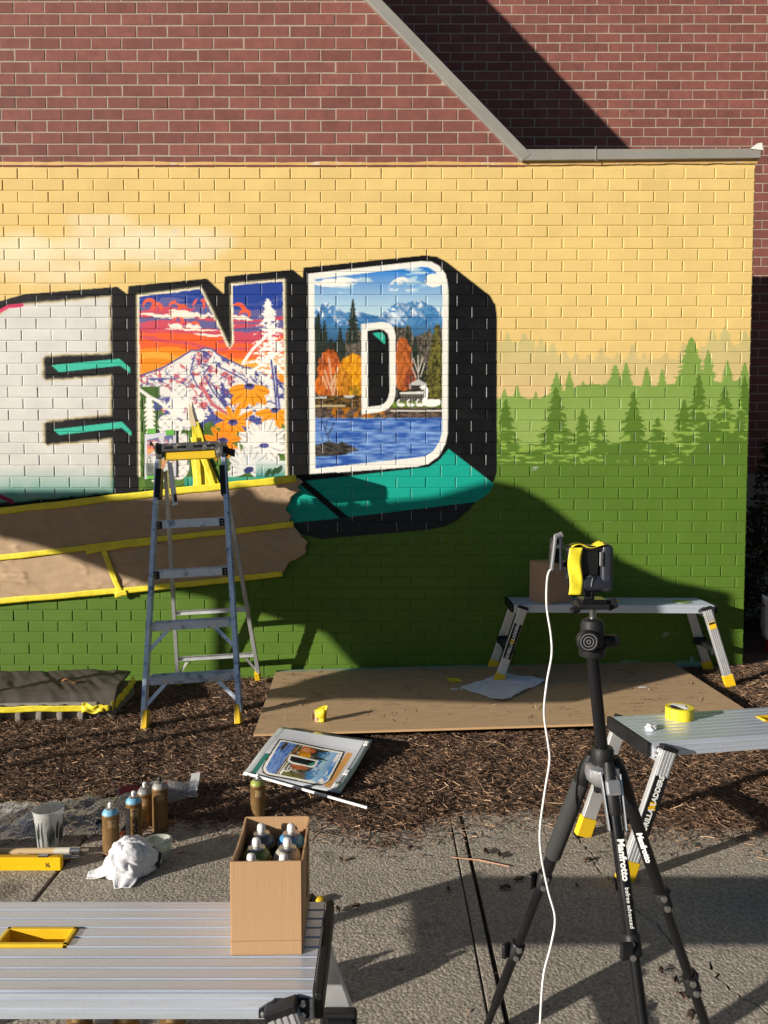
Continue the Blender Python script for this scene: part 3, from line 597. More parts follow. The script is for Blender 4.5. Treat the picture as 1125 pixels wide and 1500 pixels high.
def brick_cells(bl, nu, nv, paint, seed):
    """bricks with rounded arrises and the half joint round each, as one block of grids"""
    e, j = 0.0028, JT/2; rng = np.random.default_rng(seed)
    nU, nV = nu+7, nv+7; Vs, Qs = [], []; base = 0
    I = np.arange(nU*nV).reshape(nV, nU); q0 = np.stack([I[:-1, :-1], I[:-1, 1:], I[1:, 1:], I[1:, :-1]], -1).reshape(-1, 4)
    dep = lambda n: np.array([.0042, .0040, .0013]+[0]*(n+1)+[.0013, .0040, .0042])
    du = dep(nu)[:nU]; dv = dep(nv)[:nV]
    for a, b, z0, z1 in bl:
        L_, H_ = b-a, z1-z0; jl, jr, jb, jt = [j+rng.uniform(-.0009, .0009) for _ in range(4)]
        u = np.concatenate([[0, jl*0.9, jl], np.linspace(jl+e, L_-jr-e, nu+1), [L_-jr, L_-jr*0.9, L_]])
        v = np.concatenate([[0, jb*0.9, jb], np.linspace(jb+e, H_-jt-e, nv+1), [H_-jt, H_-jt*0.9, H_]])
        U, Vv = np.meshgrid(u, v); D = np.maximum(du[None, :], dv[:, None])
        sk = rng.normal(0, .0009, 2); face = rng.normal(0, .0005)
        Y = YW+D+np.where(D < .0030, face+(U-L_/2)*rng.normal(0, .004)+(Vv-H_/2)*rng.normal(0, .008), 0)
        Vs.append(np.stack([a+U, Y, z0+Vv+np.where(D < .0030, sk[0]*(U/L_-.5)*2, 0)], -1).reshape(-1, 3)); Qs.append(q0+base); base += nU*nV
    V = np.concatenate(Vs); Q = np.concatenate(Qs); px, py = to_px(V[:, 0], V[:, 1], V[:, 2])
    return V, Q, paint(px, py)
def mural_soft(px, py):      # average of three nearby samples, so that painted edges stay smooth
    return sum(mural(px+dx, py+dy) for dx, dy in ((-.40, -.25), (.40, -.15), (0, .42)))/3
V1, Q1, C1 = brick_cells(fine_b, 31, 11, mural_soft, 3)
# white primer and sun glints painted on the sun-facing side of the head joints
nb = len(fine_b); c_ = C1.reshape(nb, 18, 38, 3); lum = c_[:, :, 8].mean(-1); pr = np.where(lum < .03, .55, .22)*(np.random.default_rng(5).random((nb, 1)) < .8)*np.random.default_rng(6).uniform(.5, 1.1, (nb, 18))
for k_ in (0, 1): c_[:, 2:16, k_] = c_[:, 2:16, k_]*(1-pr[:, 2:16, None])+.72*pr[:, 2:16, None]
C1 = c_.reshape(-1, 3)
V2, Q2, C2 = brick_cells(coarse_b, 6, 2, mural, 4)
g = fbm(V2[:, 0]*3, V2[:, 2]*3, 301)[:, None]; C2 = C2*(0.93+0.14*g)
chip = (noise(V2[:, 0]*34, V2[:, 2]*34, 303) > .965) & (fbm(V2[:, 0]*1.1, V2[:, 2]*1.1, 305) > .5) & (V2[:, 1] > YW+.0006); C2[chip] = C2[chip]*.5+.28
foot = (V2[:, 2] < 0.085+0.10*fbm(V2[:, 0]*7, V2[:, 0]*0, 5)) & (V2[:, 0] > 1.55) & (fbm(V2[:, 0]*9, V2[:, 2]*9, 8) > .42); C2[foot] = s2l((150, 200, 190))*.7      # pale overspray along the foot
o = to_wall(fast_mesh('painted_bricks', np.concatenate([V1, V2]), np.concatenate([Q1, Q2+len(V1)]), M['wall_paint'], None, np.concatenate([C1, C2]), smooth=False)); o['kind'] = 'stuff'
# separate bricks: bare red above, plain yellow in the top courses
def brick_mesh(L_, H_, depth, name):
    e = 0.0028; d = depth
    pass
    def ring(o_, y): return [(-L_/2+o_, y, -H_/2+o_), (L_/2-o_, y, -H_/2+o_), (L_/2-o_, y, H_/2-o_), (-L_/2+o_, y, H_/2-o_)]
    v = ring(0, d)+ring(0, .0013)+ring(e, 0); f = [(8, 9, 10, 11)]
    for r in (0, 1):
        for k in range(4): f.append((r*4+k, r*4+(k+1) % 4, r*4+4+(k+1) % 4, r*4+4+k))
    me = bpy.data.meshes.new(name); me.from_pydata(v, [], f); me.update(); return me
_bm = {}
def place_bricks(bl, material, key, parent, y0, mesh_y):
    for a, b, z0, z1 in bl:
        L_, H_ = round(b-a-JT, 3), round(z1-z0-JT, 3)
        if H_ < 0.008 or L_ < 0.012: continue
        kk = (key, L_, H_)
        if kk not in _bm: _bm[kk] = brick_mesh(L_, H_, 0.0125, 'brick'); _bm[kk].materials.append(material)
        o = bpy.data.objects.new('brick', _bm[kk]); C.objects.link(o); o.parent = parent
        o.location = ((a+b)/2, y0+random.uniform(-.0012, .0012), (z0+z1)/2+random.uniform(-.0007, .0007)); o.rotation_euler = (random.gauss(0, .006), random.gauss(0, .0035), random.gauss(0, .004))
def visible(b, y):
    p = to_px((b[0]+b[1])/2, y, (b[2]+b[3])/2); return -30 < p[0] < 1150 and -20 < p[1]
place_bricks([b for b in red_b if visible(b, YW)], M['red_brick'], 'r', wall, 0, 0)
place_bricks([b for b in yel_b if visible(b, YW)], M['yellow_paint'], 'y', wall, 0, 0)
zb = ZJ+math.floor((yel_lim-ZJ)/BH+0.5)*BH
gab = [(-4, TOPZ), (XS-0.005, TOPZ), (XS-2.2, TOPZ+2.2), (-4, TOPZ+2.2)]
to_wall(MB().prism(gab, YW+.0020, YW+.0060).build('mortar_bed', M['mortar']))
to_wall(MB().box(((XR-4)/2, YW+.0062, (TOPZ+zb-.03)/2), (XR+4-.002, .0040, TOPZ-zb+.03)).build('painted_joints', M['yellow_paint']))
body = [(-9, -.15), (XR-.003, -.15), (XR-.003, TOPZ-.002), (XS, TOPZ-.002), (XS-5, TOPZ+5), (-9, TOPZ+5)]
to_wall(MB().prism(body, YW+.0115, YW+.30).build('wall_core', M['mortar']))
# ragged paint edge between the yellow and the red
mb = MB(); xs_ = np.linspace(-2.75, XS, 160); n1 = fbm(xs_*5, 0*xs_, 311); n2 = fbm(xs_*9, 0*xs_+3, 313)
for i in range(159):
    z_ = lambda k: (TOPZ-.006-.006*n2[k], TOPZ+.004+.016*n1[k])
    a0, a1 = z_(i); b0, b1 = z_(i+1)
    mb.add([(xs_[i], YW-.003, a0), (xs_[i+1], YW-.003, b0), (xs_[i+1], YW-.003, b1), (xs_[i], YW-.003, a1), (xs_[i], YW+.006, a1), (xs_[i+1], YW+.006, b1)], [(0, 1, 2, 3), (3, 2, 5, 4)])
to_wall(mb.build('paint_edge', mat('orange_masking', (0.62, 0.38, 0.13), 0.6, var=0.15, vscale=10, coord='World', dirt=((0.78, 0.74, 0.66), 4, 0.58))))
# coping
cw, fh = 0.36, 0.075
mb = MB(); p0 = (XS-.03, TOPZ+.010); p1 = (XR+.02, TOPZ+.026)
mb.prism([p0, p1, (p1[0], p1[1]+fh-.012), (p0[0], p0[1]+fh)], YW-.035, YW+cw)
to_wall(mb.build('coping', M['coping'], bevel=.004))
d = Vector((-1, 1)).normalized(); nrm = Vector((1, 1)).normalized(); st = Vector((XS-.02, TOPZ+.004)); en = st+d*7.0
to_wall(MB().prism([tuple(st), tuple(st+nrm*fh*.95+Vector((0.012, -.004))), tuple(en+nrm*fh*.95), tuple(en)], YW-.037, YW+cw+.002).build('coping', M['coping'], bevel=.004))
to_wall(MB().box((W(873, 232, YW-.04).x, YW-.037, TOPZ+.053), (.004, .004, .10)).build('coping_seam', M['coping']))
mb = MB(); mb.grid(60, 1, lambda u, v: (XS-.02+(XR+.03-XS)*u, YW-.004-.004*v, TOPZ-.012+.026*v+.016*(float(fbm(np.array(u*16.), np.array(.5), 333))-.5)*(1-v)+u*.014))
to_wall(mb.build('caulk_line', mat('caulk', (0.60, 0.38, 0.14), 0.6, var=0.2, vscale=12, coord='World', dirt=((0.75, 0.72, 0.66), 9, 0.6)), thick=.004))
to_wall(MB().prism([(XR-.06, TOPZ+.085), (XR+.03, TOPZ+.075), (XR+.022, TOPZ+.125), (XR-.01, TOPZ+.12)], YW-.042, YW-.030).build('coping_tab', M['white']))

# ------------------------------------------------------------------ higher brick wall behind
YB = 6.80
back = empty('rear_brick_wall', (0, YB, 0), label='unpainted red brick wall rising behind the grey coping of the mural wall', cat='wall')
bb = []
zz = -0.1; row = 0
while zz < 5.6:
    off = 0.05+(BL/2 if row % 2 else 0); i = -6
    while off+i*BL < 4.4:
        b = (off+i*BL, off+(i+1)*BL, zz, zz+BH); i += 1
        px, py = to_px((b[0]+b[1])/2, YB, zz+BH/2)
        if py > -12 and px < 1145 and ((px > 540+max(py, 0)-20 and py < 226) or (px > 1088 and py < 700)): bb.append(b)
    zz += BH; row += 1
place_bricks(bb, M['red_brick'], 'r', back, 0, 0)
mo = MB().box((3.5, .0047, 3.0), (11, .005, 6.4)).build('mortar_bed', M['mortar'], back)
MB().box((3.5, .16, 3.0), (11, .29, 6.4)).build('wall_core', M['mortar'], back)
# return wall joining the two, and low roof behind the parapet
ret = MB().box((XR-.14, (YW+.30+YB)/2, 1.6), (.26, YB-YW-.302, 3.5)).build('return_wall', M['mortar']); tag(ret, 'short side wall joining the mural wall to the rear wall', 'wall')
# ------------------------------------------------------------------ masking paper taped over the lower lettering
def interp(pts, x): return float(np.interp(x, [p[0] for p in pts], [p[1] for p in pts]))
mp = empty('masking_paper', W(200, 800, YW-.02), label='brown masking paper taped over the lower lettering with yellow tape', cat='masking paper')
def on(o, root): o.parent = root; o.location = -root.location; return o
topl = [(-80, 757), (0, 748), (130, 733), (240, 720), (330, 711), (437, 700)]
midl = [(-80, 829), (0, 820), (200, 796), (330, 782), (432, 771)]
botl = [(-80, 889), (0, 881), (180, 866), (300, 855), (420, 842)]
torn_u = [(437, 700), (443, 706), (436, 713), (440, 719), (428, 726), (424, 735), (419, 745), (426, 755), (424, 763), (432, 771)]
torn_l = [(432, 771), (437, 780), (444, 789), (452, 796), (447, 803), (449, 812), (436, 822), (424, 826), (418, 838), (411, 847)]
def sheet(name, tl, bl, torn, s, yoff):
    def fn(u, v):
        y_mid = None; vv = v
        py_r = torn[0][1]+(torn[-1][1]-torn[0][1])*vv
        xr = float(np.interp(py_r, [t[1] for t in torn], [t[0] for t in torn])); xr += 2.5*(float(noise(np.array(vv*30), np.array(0.), s))-.5)
        px = -70+(xr+70)*u; py = interp(tl, px)*(1-vv)+interp(bl, px)*vv
        amp = 0.5+0.5*math.sin(PI*vv)
        wr = float(fbm(np.array(px/42+py/60), np.array(py/20-px/110), s, 5))-.5
        cr = .22-.30*(1-2*abs(float(fbm(np.array((px+py*.8)/70), np.array((py-px*.30)/15), s+9, 3))-.5))**7
        return tuple(W(px, py, YW-yoff-.010*amp-0.014*wr*amp-.036*(0.22-cr)*amp))
    return on(MB().grid(150, 34, fn).build(name, M['paper'], smooth='all', thick=.0006), mp)
sheet('paper_sheet', topl, midl, torn_u, 401, .014); sheet('paper_sheet', midl, [(p[0], p[1]) for p in botl], torn_l, 431, .016)
def tape_strip(name, pts, wpx, root, y=YW-.032, s=1, material=None, nseg=None):
    L_ = len(pts); n = nseg or 50
    cum = [0]
    for a, b in zip(pts[:-1], pts[1:]): cum.append(cum[-1]+math.hypot(b[0]-a[0], b[1]-a[1]))
    def fn(u, v):
        d = u*cum[-1]; x = float(np.interp(d, cum, [p[0] for p in pts])); yv = float(np.interp(d, cum, [p[1] for p in pts]))
        i = min(max(int(np.searchsorted(cum, d))-1, 0), L_-2); dx, dy = pts[i+1][0]-pts[i][0], pts[i+1][1]-pts[i][1]; q = math.hypot(dx, dy)
        wv = wpx*(1+.16*(float(noise(np.array(u*n*.8), np.array(0.), s))-.5)); off = (v-.5)*wv+2.4*(float(fbm(np.array(u*n*.18), np.array(3.), s+50))-.5)
        rel = .004*(float(fbm(np.array(u*n*.7), np.array(v*2.), s+3))-.5)
        return tuple(W(x-dy/q*off, yv+dx/q*off, y+rel))
    return on(MB().grid(n, 4, fn).build(name, material or M['tape'], smooth='all', thick=.0005), root)
tape_strip('tape_strip', [(-70, 757), (0, 749), (130, 734), (240, 721), (330, 712), (434, 701)], 10.5, mp, s=5, y=YW-.030)
tape_strip('tape_strip', [(-70, 826), (0, 817), (200, 793), (330, 779), (430, 768)], 8.5, mp, s=7, y=YW-.036)
tape_strip('tape_strip', [(126, 808), (170, 801), (230, 793)], 7.5, mp, s=8, y=YW-.039, nseg=20)
tape_strip('tape_strip', [(-70, 888), (0, 880), (180, 865), (300, 853), (414, 841)], 8.5, mp, s=9, y=YW-.037)
tape_strip('tape_strip', [(152, 806), (166, 842), (178, 872)], 8, mp, s=11, y=YW-.041, nseg=20)
tape_strip('tape_strip', [(168, 872), (186, 868)], 8, mp, s=12, y=YW-.044, nseg=8)

# yellow tape patch over the flowers, and the small printed guide beside it
yp = empty('tape_patch', W(300, 670, YW-.008), label='tall tapering patch of overlapped yellow tape stuck over the painted flowers', cat='tape')
def patch(u, v):
    py = 618+98*v; xl = 280+2*v+1.2*math.sin(v*9); xr = 289+34*v+1.5*math.sin(v*7+1); px = xl+(xr-xl)*u
    cr = float(fbm(np.array(px/7-py/40), np.array(py/30), 41))-.5
    return tuple(W(px, py, YW-.010-.016*cr))
on(MB().grid(26, 40, patch).build('tape_sheet', M['tape'], smooth='all', thick=.0008), yp)
tape_strip('tape_strip', [(284, 640), (290, 680), (292, 716)], 9, yp, y=YW-.021, s=23, nseg=20)
tape_strip('tape_strip', [(291, 655), (306, 690), (314, 716)], 9, yp, y=YW-.023, s=24, nseg=20)
on(MB().add([tuple(W(x, y, YW-.010)) for x, y in [(277, 588), (283, 606), (288, 624), (279, 624), (276, 605)]], [(0, 1, 2, 3, 4)]).build('tape_corner', mat('cream_tape', (.62, .5, .32), .6, var=.1), thick=.002), yp)
gp = empty('guide_print', W(236, 668, YW-.006), label='small colour print of the letter N held to the wall by green tape', cat='print')
nu_, nv_ = 60, 90
us, vs = np.meshgrid(np.linspace(0, 1, nu_), np.linspace(0, 1, nv_))
pxs = 212+us*46+vs*0; pys = 636+vs*66-us*4
P = np.array([tuple(W(a, b, YW-.008-.004*math.sin(c*3))) for a, b, c in zip(pxs.ravel(), pys.ravel(), us.ravel())])
nxx, nyy = us*1180-70, vs*1640-50
Cp = n_art(nxx, nyy).reshape(-1, 3)*.7+.12; outm = ~inpoly(nxx, nyy, NIN).reshape(-1); Cp[outm] = s2l((206, 204, 214))
bot = inpoly(nxx, nyy, [(420, 1500), (340, 900), (620, 1500)]).reshape(-1); Cp[bot] = s2l((210, 208, 216))
I = np.arange(nu_*nv_).reshape(nv_, nu_); Q = np.stack([I[:-1, :-1], I[1:, :-1], I[1:, 1:], I[:-1, 1:]], -1).reshape(-1, 4)
on(fast_mesh('sheet', P, Q, M['print'], None, Cp), gp)
gt = mat('green_tape', (.12, .42, .05), .5, var=.1)
for x, y in ((222, 632), (249, 634), (221, 698)):
    on(MB().add([tuple(W(a, b, YW-.012)) for a, b in [(x-6, y-4), (x+6, y-4.5), (x+6.5, y+3), (x-6, y+4)]], [(0, 1, 2, 3)]).build('tape_tab', gt, thick=.001), gp)

# ------------------------------------------------------------------ step ladder
lad = empty('step_ladder', (-1.112, 4.385, 0.030), (0, math.radians(-3.0), math.radians(2)), 'paint spattered aluminium step ladder with yellow feet against the mural wall', 'ladder')
F0 = [(-.268, 0, 0), (.268, 0, 0)]; F1 = [(-.192, .46, 1.56), (.192, .46, 1.56)]
R0 = [(-.268, .875, .03), (.268, .875, .03)]; R1 = [(-.170, .53, 1.48), (.170, .53, 1.48)]
lp = lambda a, b, t: tuple(Vector(a)+(Vector(b)-Vector(a))*t)
for i, sg in ((0, 1), (1, -1)):
    MB().channel(lp(F0[i], F1[i], .035), F1[i], .062, .024 if sg > 0 else -.024, .0025, side=(0, 1, 0)).build('front_rail', M['alu_paint'], lad)
    mb = MB(); mb.bar(lp(F0[i], F1[i], -.005), lp(F0[i], F1[i], .062), .036, .082, taper=.85); mb.build('foot', M['yellow_plastic'], lad, bevel=.004)
    MB().channel(R0[i], R1[i], .036, .022 if sg > 0 else -.022, .002, side=(0, 1, 0)).build('rear_rail', M['alu'], lad)
    MB().bar(lp(R0[i], R1[i], -.012), lp(R0[i], R1[i], .025), .034, .050).build('foot', M['yellow_plastic'], lad, bevel=.003)
    MB().bar(lp(F0[i], F1[i], .84), lp(F0[i], F1[i], .955), .034, .070).build('rail_guard', M['black'], lad, bevel=.003)
    MB().bar((F1[i][0]*1.02, .40, 1.28), (F1[i][0]*.98, .60, 1.26), .004, .022, side=(0, 0, 1)).build('spreader', M['alu'], lad)
for q, zz in enumerate((.275, .575, .875, 1.170)):
    t = zz/1.56; a, b = lp(F0[0], F1[0], t), lp(F0[1], F1[1], t); wdt = b[0]-a[0]-.012
    st = empty('step'); st.parent = lad
    mb = MB(); mb.box((0, a[1]+.020, zz), (wdt, .088, .004)); mb.box((0, a[1]-.0235, zz-.020), (wdt, .004, .044)); mb.box((0, a[1]+.064, zz-.016), (wdt, .004, .034))
    for k in range(6): mb.box((0, a[1]-.012+k*.013, zz+.003), (wdt*.97, .004, .003))
    o = mb.build('step', M['alu_paint'], lad); bpy.data.objects.remove(st)
    for sg in (-1, 1):
        if q < 2:
            MB().bar((sg*(wdt/2-.105), a[1]-.022, zz-.030), (sg*(wdt/2+.008+.006), a[1]-.050, zz-.150), .022, .003, side=(0, .2, 1)).build('brace', M['alu_paint'], lad)
            MB().box((sg*(wdt/2-.10), a[1]-.027, zz-.028), (.03, .006, .03)).build('rivet_plate', M['alu'], lad, bevel=.002)
        else: MB().box((sg*(wdt/2-.016), a[1]-.0285, zz-.020), (.030, .006, .046)).build('step_bracket', M['black'], lad, bevel=.002)
        for zo in (-.012, -.03): MB().lathe([(.004, 0), (.004, .004), (.002, .006)], 8, Matrix.Translation((sg*(wdt/2-.012), a[1]-.0315, zz+zo)) @ Matrix.Rotation(PI/2, 4, 'X')).build('rivet', M['steel'], lad)
for zz in (.20, .53):
    t = (zz-.03)/1.45; a, b = lp(R0[0], R1[0], t), lp(R0[1], R1[1], t)
    MB().channel(a, b, .030, .018, .002, side=(0, 0, 1)).build('rear_crossbar', M['alu'], lad)
    if zz < .3:
        for sg in (-1, 1): MB().bar((sg*.19, a[1], zz-.01), (sg*(abs(a[0])+.008), a[1]+.02, zz-.12), .016, .003, side=(0, 0, 1)).build('brace', M['alu'], lad)
mb = MB(); prof = [(-.206, 1.555), (-.212, 1.61), (-.195, 1.650), (.195, 1.650), (.212, 1.61), (.206, 1.555), (.170, 1.555), (.162, 1.598), (-.162, 1.598), (-.170, 1.555)]
mb.prism(prof, .405, .415); mb.prism(prof, .600, .610); mb.box((0, .5075, 1.640), (.40, .184, .016)); mb.box((-.197, .5075, 1.6), (.014, .18, .065)); mb.box((.197, .5075, 1.6), (.014, .18, .065))
mb.build('top_cap', M['dark_paint_spots'], lad, bevel=.004)
for x in (-.13, -.05, .05, .13): MB().box((x, .402, 1.625), (.05, .006, .014)).build('tool_slot', M['dark_glass'], lad, bevel=.002)
MB().prism([(-.160, 1.546), (.160, 1.546), (.156, 1.602), (-.156, 1.602)], .418, .590).build('cap_tray', M['yellow_plastic'], lad, bevel=.003)
mr_ = mat('stained_rag', (.05, .045, .04), .9, var=.3, dirt=((.38, .34, .28), 18, .58))
MB().grid(10, 6, lambda u, v: (-.235+.05*u, .40+.01*math.sin(u*7), 1.635-.030*u+.022*math.sin(v*3+u*5)+.03*v)).build('paint_rag', mr_, lad, smooth='all', thick=.006)
MB().grid(10, 6, lambda u, v: (.20+.07*u, .46+.03*v, 1.60-.03*u+.022*math.sin(v*5+u*4))).build('paint_rag', mr_, lad, smooth='all', thick=.006)
MB().add([(-.135, .39, 1.535), (-.105, .39, 1.53), (-.085, .385, 1.27), (-.120, .385, 1.262)], [(0, 1, 2, 3)]).build('warning_tag', M['white'], lad, thick=.0015)
MB().box((-.098, .3835, 1.31), (.018, .002, .05)).build('tag_print', M['text_black'], lad)
MB().lathe([(.045, 0), (.043, .07), (.048, .08)], 16, Matrix.Translation((-.245, .47, 1.455)), cap1=False).build('hanging_cup', M['cup'], lad, smooth=True)

# ------------------------------------------------------------------ covered planter at the left
pl = empty('covered_planter', (-2.12, 4.80, .0), (0, 0, math.radians(3)), 'low ribbed concrete planter edge wrapped in dark fabric and yellow tape', 'planter')
mb = MB(); mb.prism([(-.9, -.03), (.40, -.03), (.38, .105), (-.9, .105)], -.245, .25); mb.build('planter_body', M['stone'], pl, bevel=.012)
for k in range(10):
    x = -.82+k*.122; MB().prism([(x, -.02), (x+.026, -.02), (x+.030, .10), (x-.006, .10)], -.285, -.24).build('rib', M['stone'], pl, bevel=.006)
MB().prism([(.37, -.02), (.47, -.02), (.47, .06), (.43, .11), (.37, .11)], -.22, .25).build('end_block', M['stone'], pl, bevel=.02)
def top(u, v):
    x = -.92+1.40*u; y = -.262+.54*v; n = float(fbm(np.array(x*5+y*2), np.array(y*5), 501))-.5; n2 = float(fbm(np.array(x*26+y*16), np.array(y*4), 503))-.5
    e = max(0, 1-v*9)
    up = .5*max(0, u-.86)/.14
    return (x-.04*v*u+.02*n, y-.01*e, .098+.045*sst(0, .22, np.array(v))+.028*v+.026*n+.022*n2+.03*up*math.sin(v*5)-.030*e)
MB().grid(90, 40, top).build('fabric_cover', M['fabric'], pl, smooth='all', thick=.004)
def tp(u, v):
    x = -.92+1.385*u; return (x, -.284-.006*float(noise(np.array(x*20), np.array(v*3), 7))+.0, .066+.036*v+.012*(float(fbm(np.array(x*5), np.array(0.), 4))-.5))
MB().grid(70, 4, tp).build('tape_strip', M['tape'], pl, smooth='all', thick=.001)
def tp2(u, v):
    y = -.28+.50*u; return (.480+.012*math.sin(u*3)-.01*v, y, .065+.045*v+.035*u+.005*math.sin(u*30))
MB().grid(30, 4, tp2).build('tape_strip', M['tape'], pl, smooth='all', thick=.001)
MB().grid(14, 8, lambda u, v: (.30+.13*u, -.290-.010*math.sin(u*9)*math.sin(v*6), .055+.060*v*(1-.3*u)+.006*math.sin(u*9))).build('tape_knot', M['tape'], pl, smooth='all', thick=.001)
lf = MB().grid(6, 4, lambda u, v: (-2.03+.10*u, 4.78+.035*v, .175+.012*math.sin(u*6)+.008*math.sin(v*5+2*u))).build('dry_leaf', mat('dry_leaf', (.36, .15, .05), .8, var=.2, vscale=30), smooth='all', thick=.001)
tag(lf, 'curled dry orange leaf lying on the dark planter cover', 'leaf')
# ------------------------------------------------------------------ lettering helper
def text_mesh(name, s, size, material, parent, Mx, bold=0.0, depth=0.0006):
    cu = bpy.data.curves.new(name, 'FONT'); cu.body = s; cu.size = size; cu.extrude = depth; cu.offset = bold; cu.align_x = 'CENTER'; cu.align_y = 'CENTER'; cu.resolution_u = 3
    t = bpy.data.objects.new(name, cu); C.objects.link(t)
    me = bpy.data.meshes.new_from_object(t.evaluated_get(bpy.context.evaluated_depsgraph_get())); bpy.data.objects.remove(t)
    me.transform(Mx); me.materials.clear(); me.materials.append(material)
    o = bpy.data.objects.new(name, me); C.objects.link(o); o.parent = parent; return o
def frame(xdir, ydir, org):
    x = Vector(xdir).normalized(); y = Vector(ydir); y = (y-x*y.dot(x)).normalized(); z = x.cross(y)
    m = Matrix((x, y, z)).transposed().to_4x4(); m.translation = Vector(org); return m

# ------------------------------------------------------------------ folding work platforms
PL, PW, PH, TH = 1.33, 0.312, 0.50, 0.050
def make_platform(loc, rz, label, top=PH, grp='folding aluminium work platforms', hx=0.0):
    r = empty('work_platform', loc, (0, 0, rz), label, 'work platform', grp)
    k = top/PH
    n = 9; pw = (PW-.004)/n
    for i in range(n):
        y = -PW/2+.002+pw*(i+.5)
        spans = [(-PL/2+.012, PL/2-.012)] if i not in (4, 5) else [(-PL/2+.012, hx-.078), (hx+.078, PL/2-.012)]
        for a, b in spans:
            mb = MB(); mb.box(((a+b)/2, y, top-.004), (b-a, pw-.0022, .008)); mb.box(((a+b)/2, y-pw/2+.0035, top+.0007), (b-a, .0034, .0018))
            mb.build('deck_plank', M['alu_brushed'], r, bevel=.0008, seg=1)
    mb = MB()
    for y in (-PW/2, PW/2): mb.box((0, y, top-TH/2-.002), (PL-.024, .004, TH)); mb.box((0, y*.93, top-TH+.002), (PL-.024, .022, .004))
    for y in (-PW/2-.0025, PW/2+.0025): mb.box((0, y, top-.014), (PL-.026, .003, .004)); mb.box((0, y, top-TH+.016), (PL-.026, .002, .004))
    for i in range(n-1): mb.box((0, -PW/2+.002+pw*(i+1), top-.012), (PL-.03, .010, .006)) if i not in (3, 4, 5) else None
    mb.build('deck_frame', M['alu_brushed'], r)
    # yellow carry handle let into the deck
    h = MB(); y0 = -PW/2+.002+pw*5.0
    for sx in (-1, 1): h.box((hx+sx*.072, y0, top-.010), (.010, pw*2-.004, .030))
    for sy in (-1, 1): h.box((hx, y0+sy*(pw-.007), top-.010), (.154, .010, .030))
    h.box((hx, y0, top-.030), (.15, pw*2-.006, .004))
    h.build('carry_handle', M['yellow_plastic'], r, bevel=.004)
    for sx in (-1, 1):
        MB().box((sx*(PL/2), 0, top-TH/2), (.018, PW+.010, TH+.004)).build('end_cap', M['black'], r, bevel=.005)
        legs = []
        for sy in (-1, 1):
            yy = sy*(PW/2+.021); tp_ = Vector((sx*(PL/2-.068), yy, top-.022)); bt = Vector((sx*(PL/2+.095), yy, .012))
            d = (bt-tp_).normalized()
            lg = MB().bar(tp_, bt, .058, .026, side=(1, 0, 0)).build('leg', M['alu'], r, bevel=.003)
            mb = MB()
            for q in (-.019, -.0065, .0065, .019):
                off = Vector((1, 0, 0)); off = (off-d*off.dot(d)).normalized()*q
                mb.bar(tp_+off+Vector((0, sy*.0135, 0)), bt+off+Vector((0, sy*.0135, 0)), .006, .004)
            mb.build('flute', M['alu'], lg)
            a_, b_ = tp_+(bt-tp_)*.86, bt+d*.012
            MB().bar(a_, b_, .066, .034).build('foot', M['yellow_plastic'], r, bevel=.004)
            MB().bar(b_, b_+d*.010, .064, .034).build('foot_pad', M['black'], r)
            MB().bar(tp_-d*.014, tp_+d*.004, .064, .032).build('leg_cap', M['black'], r, bevel=.003)
            # badge with lettering on the outer face
            if sx*sy < 0:
                wl_ = MB().bar(tp_+(bt-tp_)*.16+Vector((0, sy*.0165, 0)), tp_+(bt-tp_)*.25+Vector((0, sy*.0165, 0)), .044, .002).build('warning_label', M['yellow_plastic'], r); MB().bar(tp_+(bt-tp_)*.165+Vector((0, sy*.018, 0)), tp_+(bt-tp_)*.19+Vector((0, sy*.018, 0)), .040, .001).build('label_print', M['text_black'], wl_)
            c0, c1 = tp_+(bt-tp_)*.20, tp_+(bt-tp_)*.66
            sh = Vector((0, sy*.0165, 0)); bd = None if sx*sy < 0 else MB().bar(c0+sh, c1+sh, .052, .002).build('badge', M['black'], r)
            up = -d; nrm = Vector((0, sy, 0)); ydir = nrm.cross(up)
            mid = (c0+c1)/2+Vector((0, sy*.0183, 0)); ln = (c1-c0).length
            if bd: text_mesh('lettering', 'GORILLA', .027, M['text_white'], bd, frame(up, ydir, mid-up*ln*.27), .0011)
            if bd: text_mesh('lettering', 'LADDERS', .027, M['text_white'], bd, frame(up, ydir, mid+up*ln*.27), .0011)
            e = MB()
            for (ex, ez, es) in ((0, 0, .012), (.011, .006, .007), (.011, -.006, .007), (-.008, .009, .006), (-.008, -.009, .006)):
                c_ = mid+up*ex+ydir*ez; e.add([tuple(c_+up*es*math.cos(t)+ydir*es*math.sin(t)) for t in [i*PI/4 for i in range(8)]], [tuple(range(8))])
            if bd: e.build('emblem', mat('emblem_yellow', (.80, .45, .0), .5) if 'emblem_yellow' not in bpy.data.materials else bpy.data.materials['emblem_yellow'], bd, thick=.001)
            # hinge bracket on the deck side
            hb = MB().prism([(sx*(PL/2-.018), top-.010), (sx*(PL/2-.018), top-TH+.004), (sx*(PL/2-.115), top-TH+.004), (sx*(PL/2-.115), top-.03), (sx*(PL/2-.085), top-.010)], yy-sy*.013, yy-sy*.019).build('hinge_bracket', M['black'] if sx*sy < 0 else M['alu'], r)
            for bx, bz in ((.03, .016), (.105, .037), (.03, .037)): MB().lathe([(.0065, 0), (.006, .004), (.002, .006)], 10, Matrix.Translation((sx*(PL/2-bx), yy-sy*.012, top-bz)) @ Matrix.Rotation(sy*-PI/2, 4, 'X')).build('bolt', M['steel'], r, smooth=True)
            legs.append((tp_, bt))
        # step and brace between the two legs
        (a, b), (c, d_) = legs
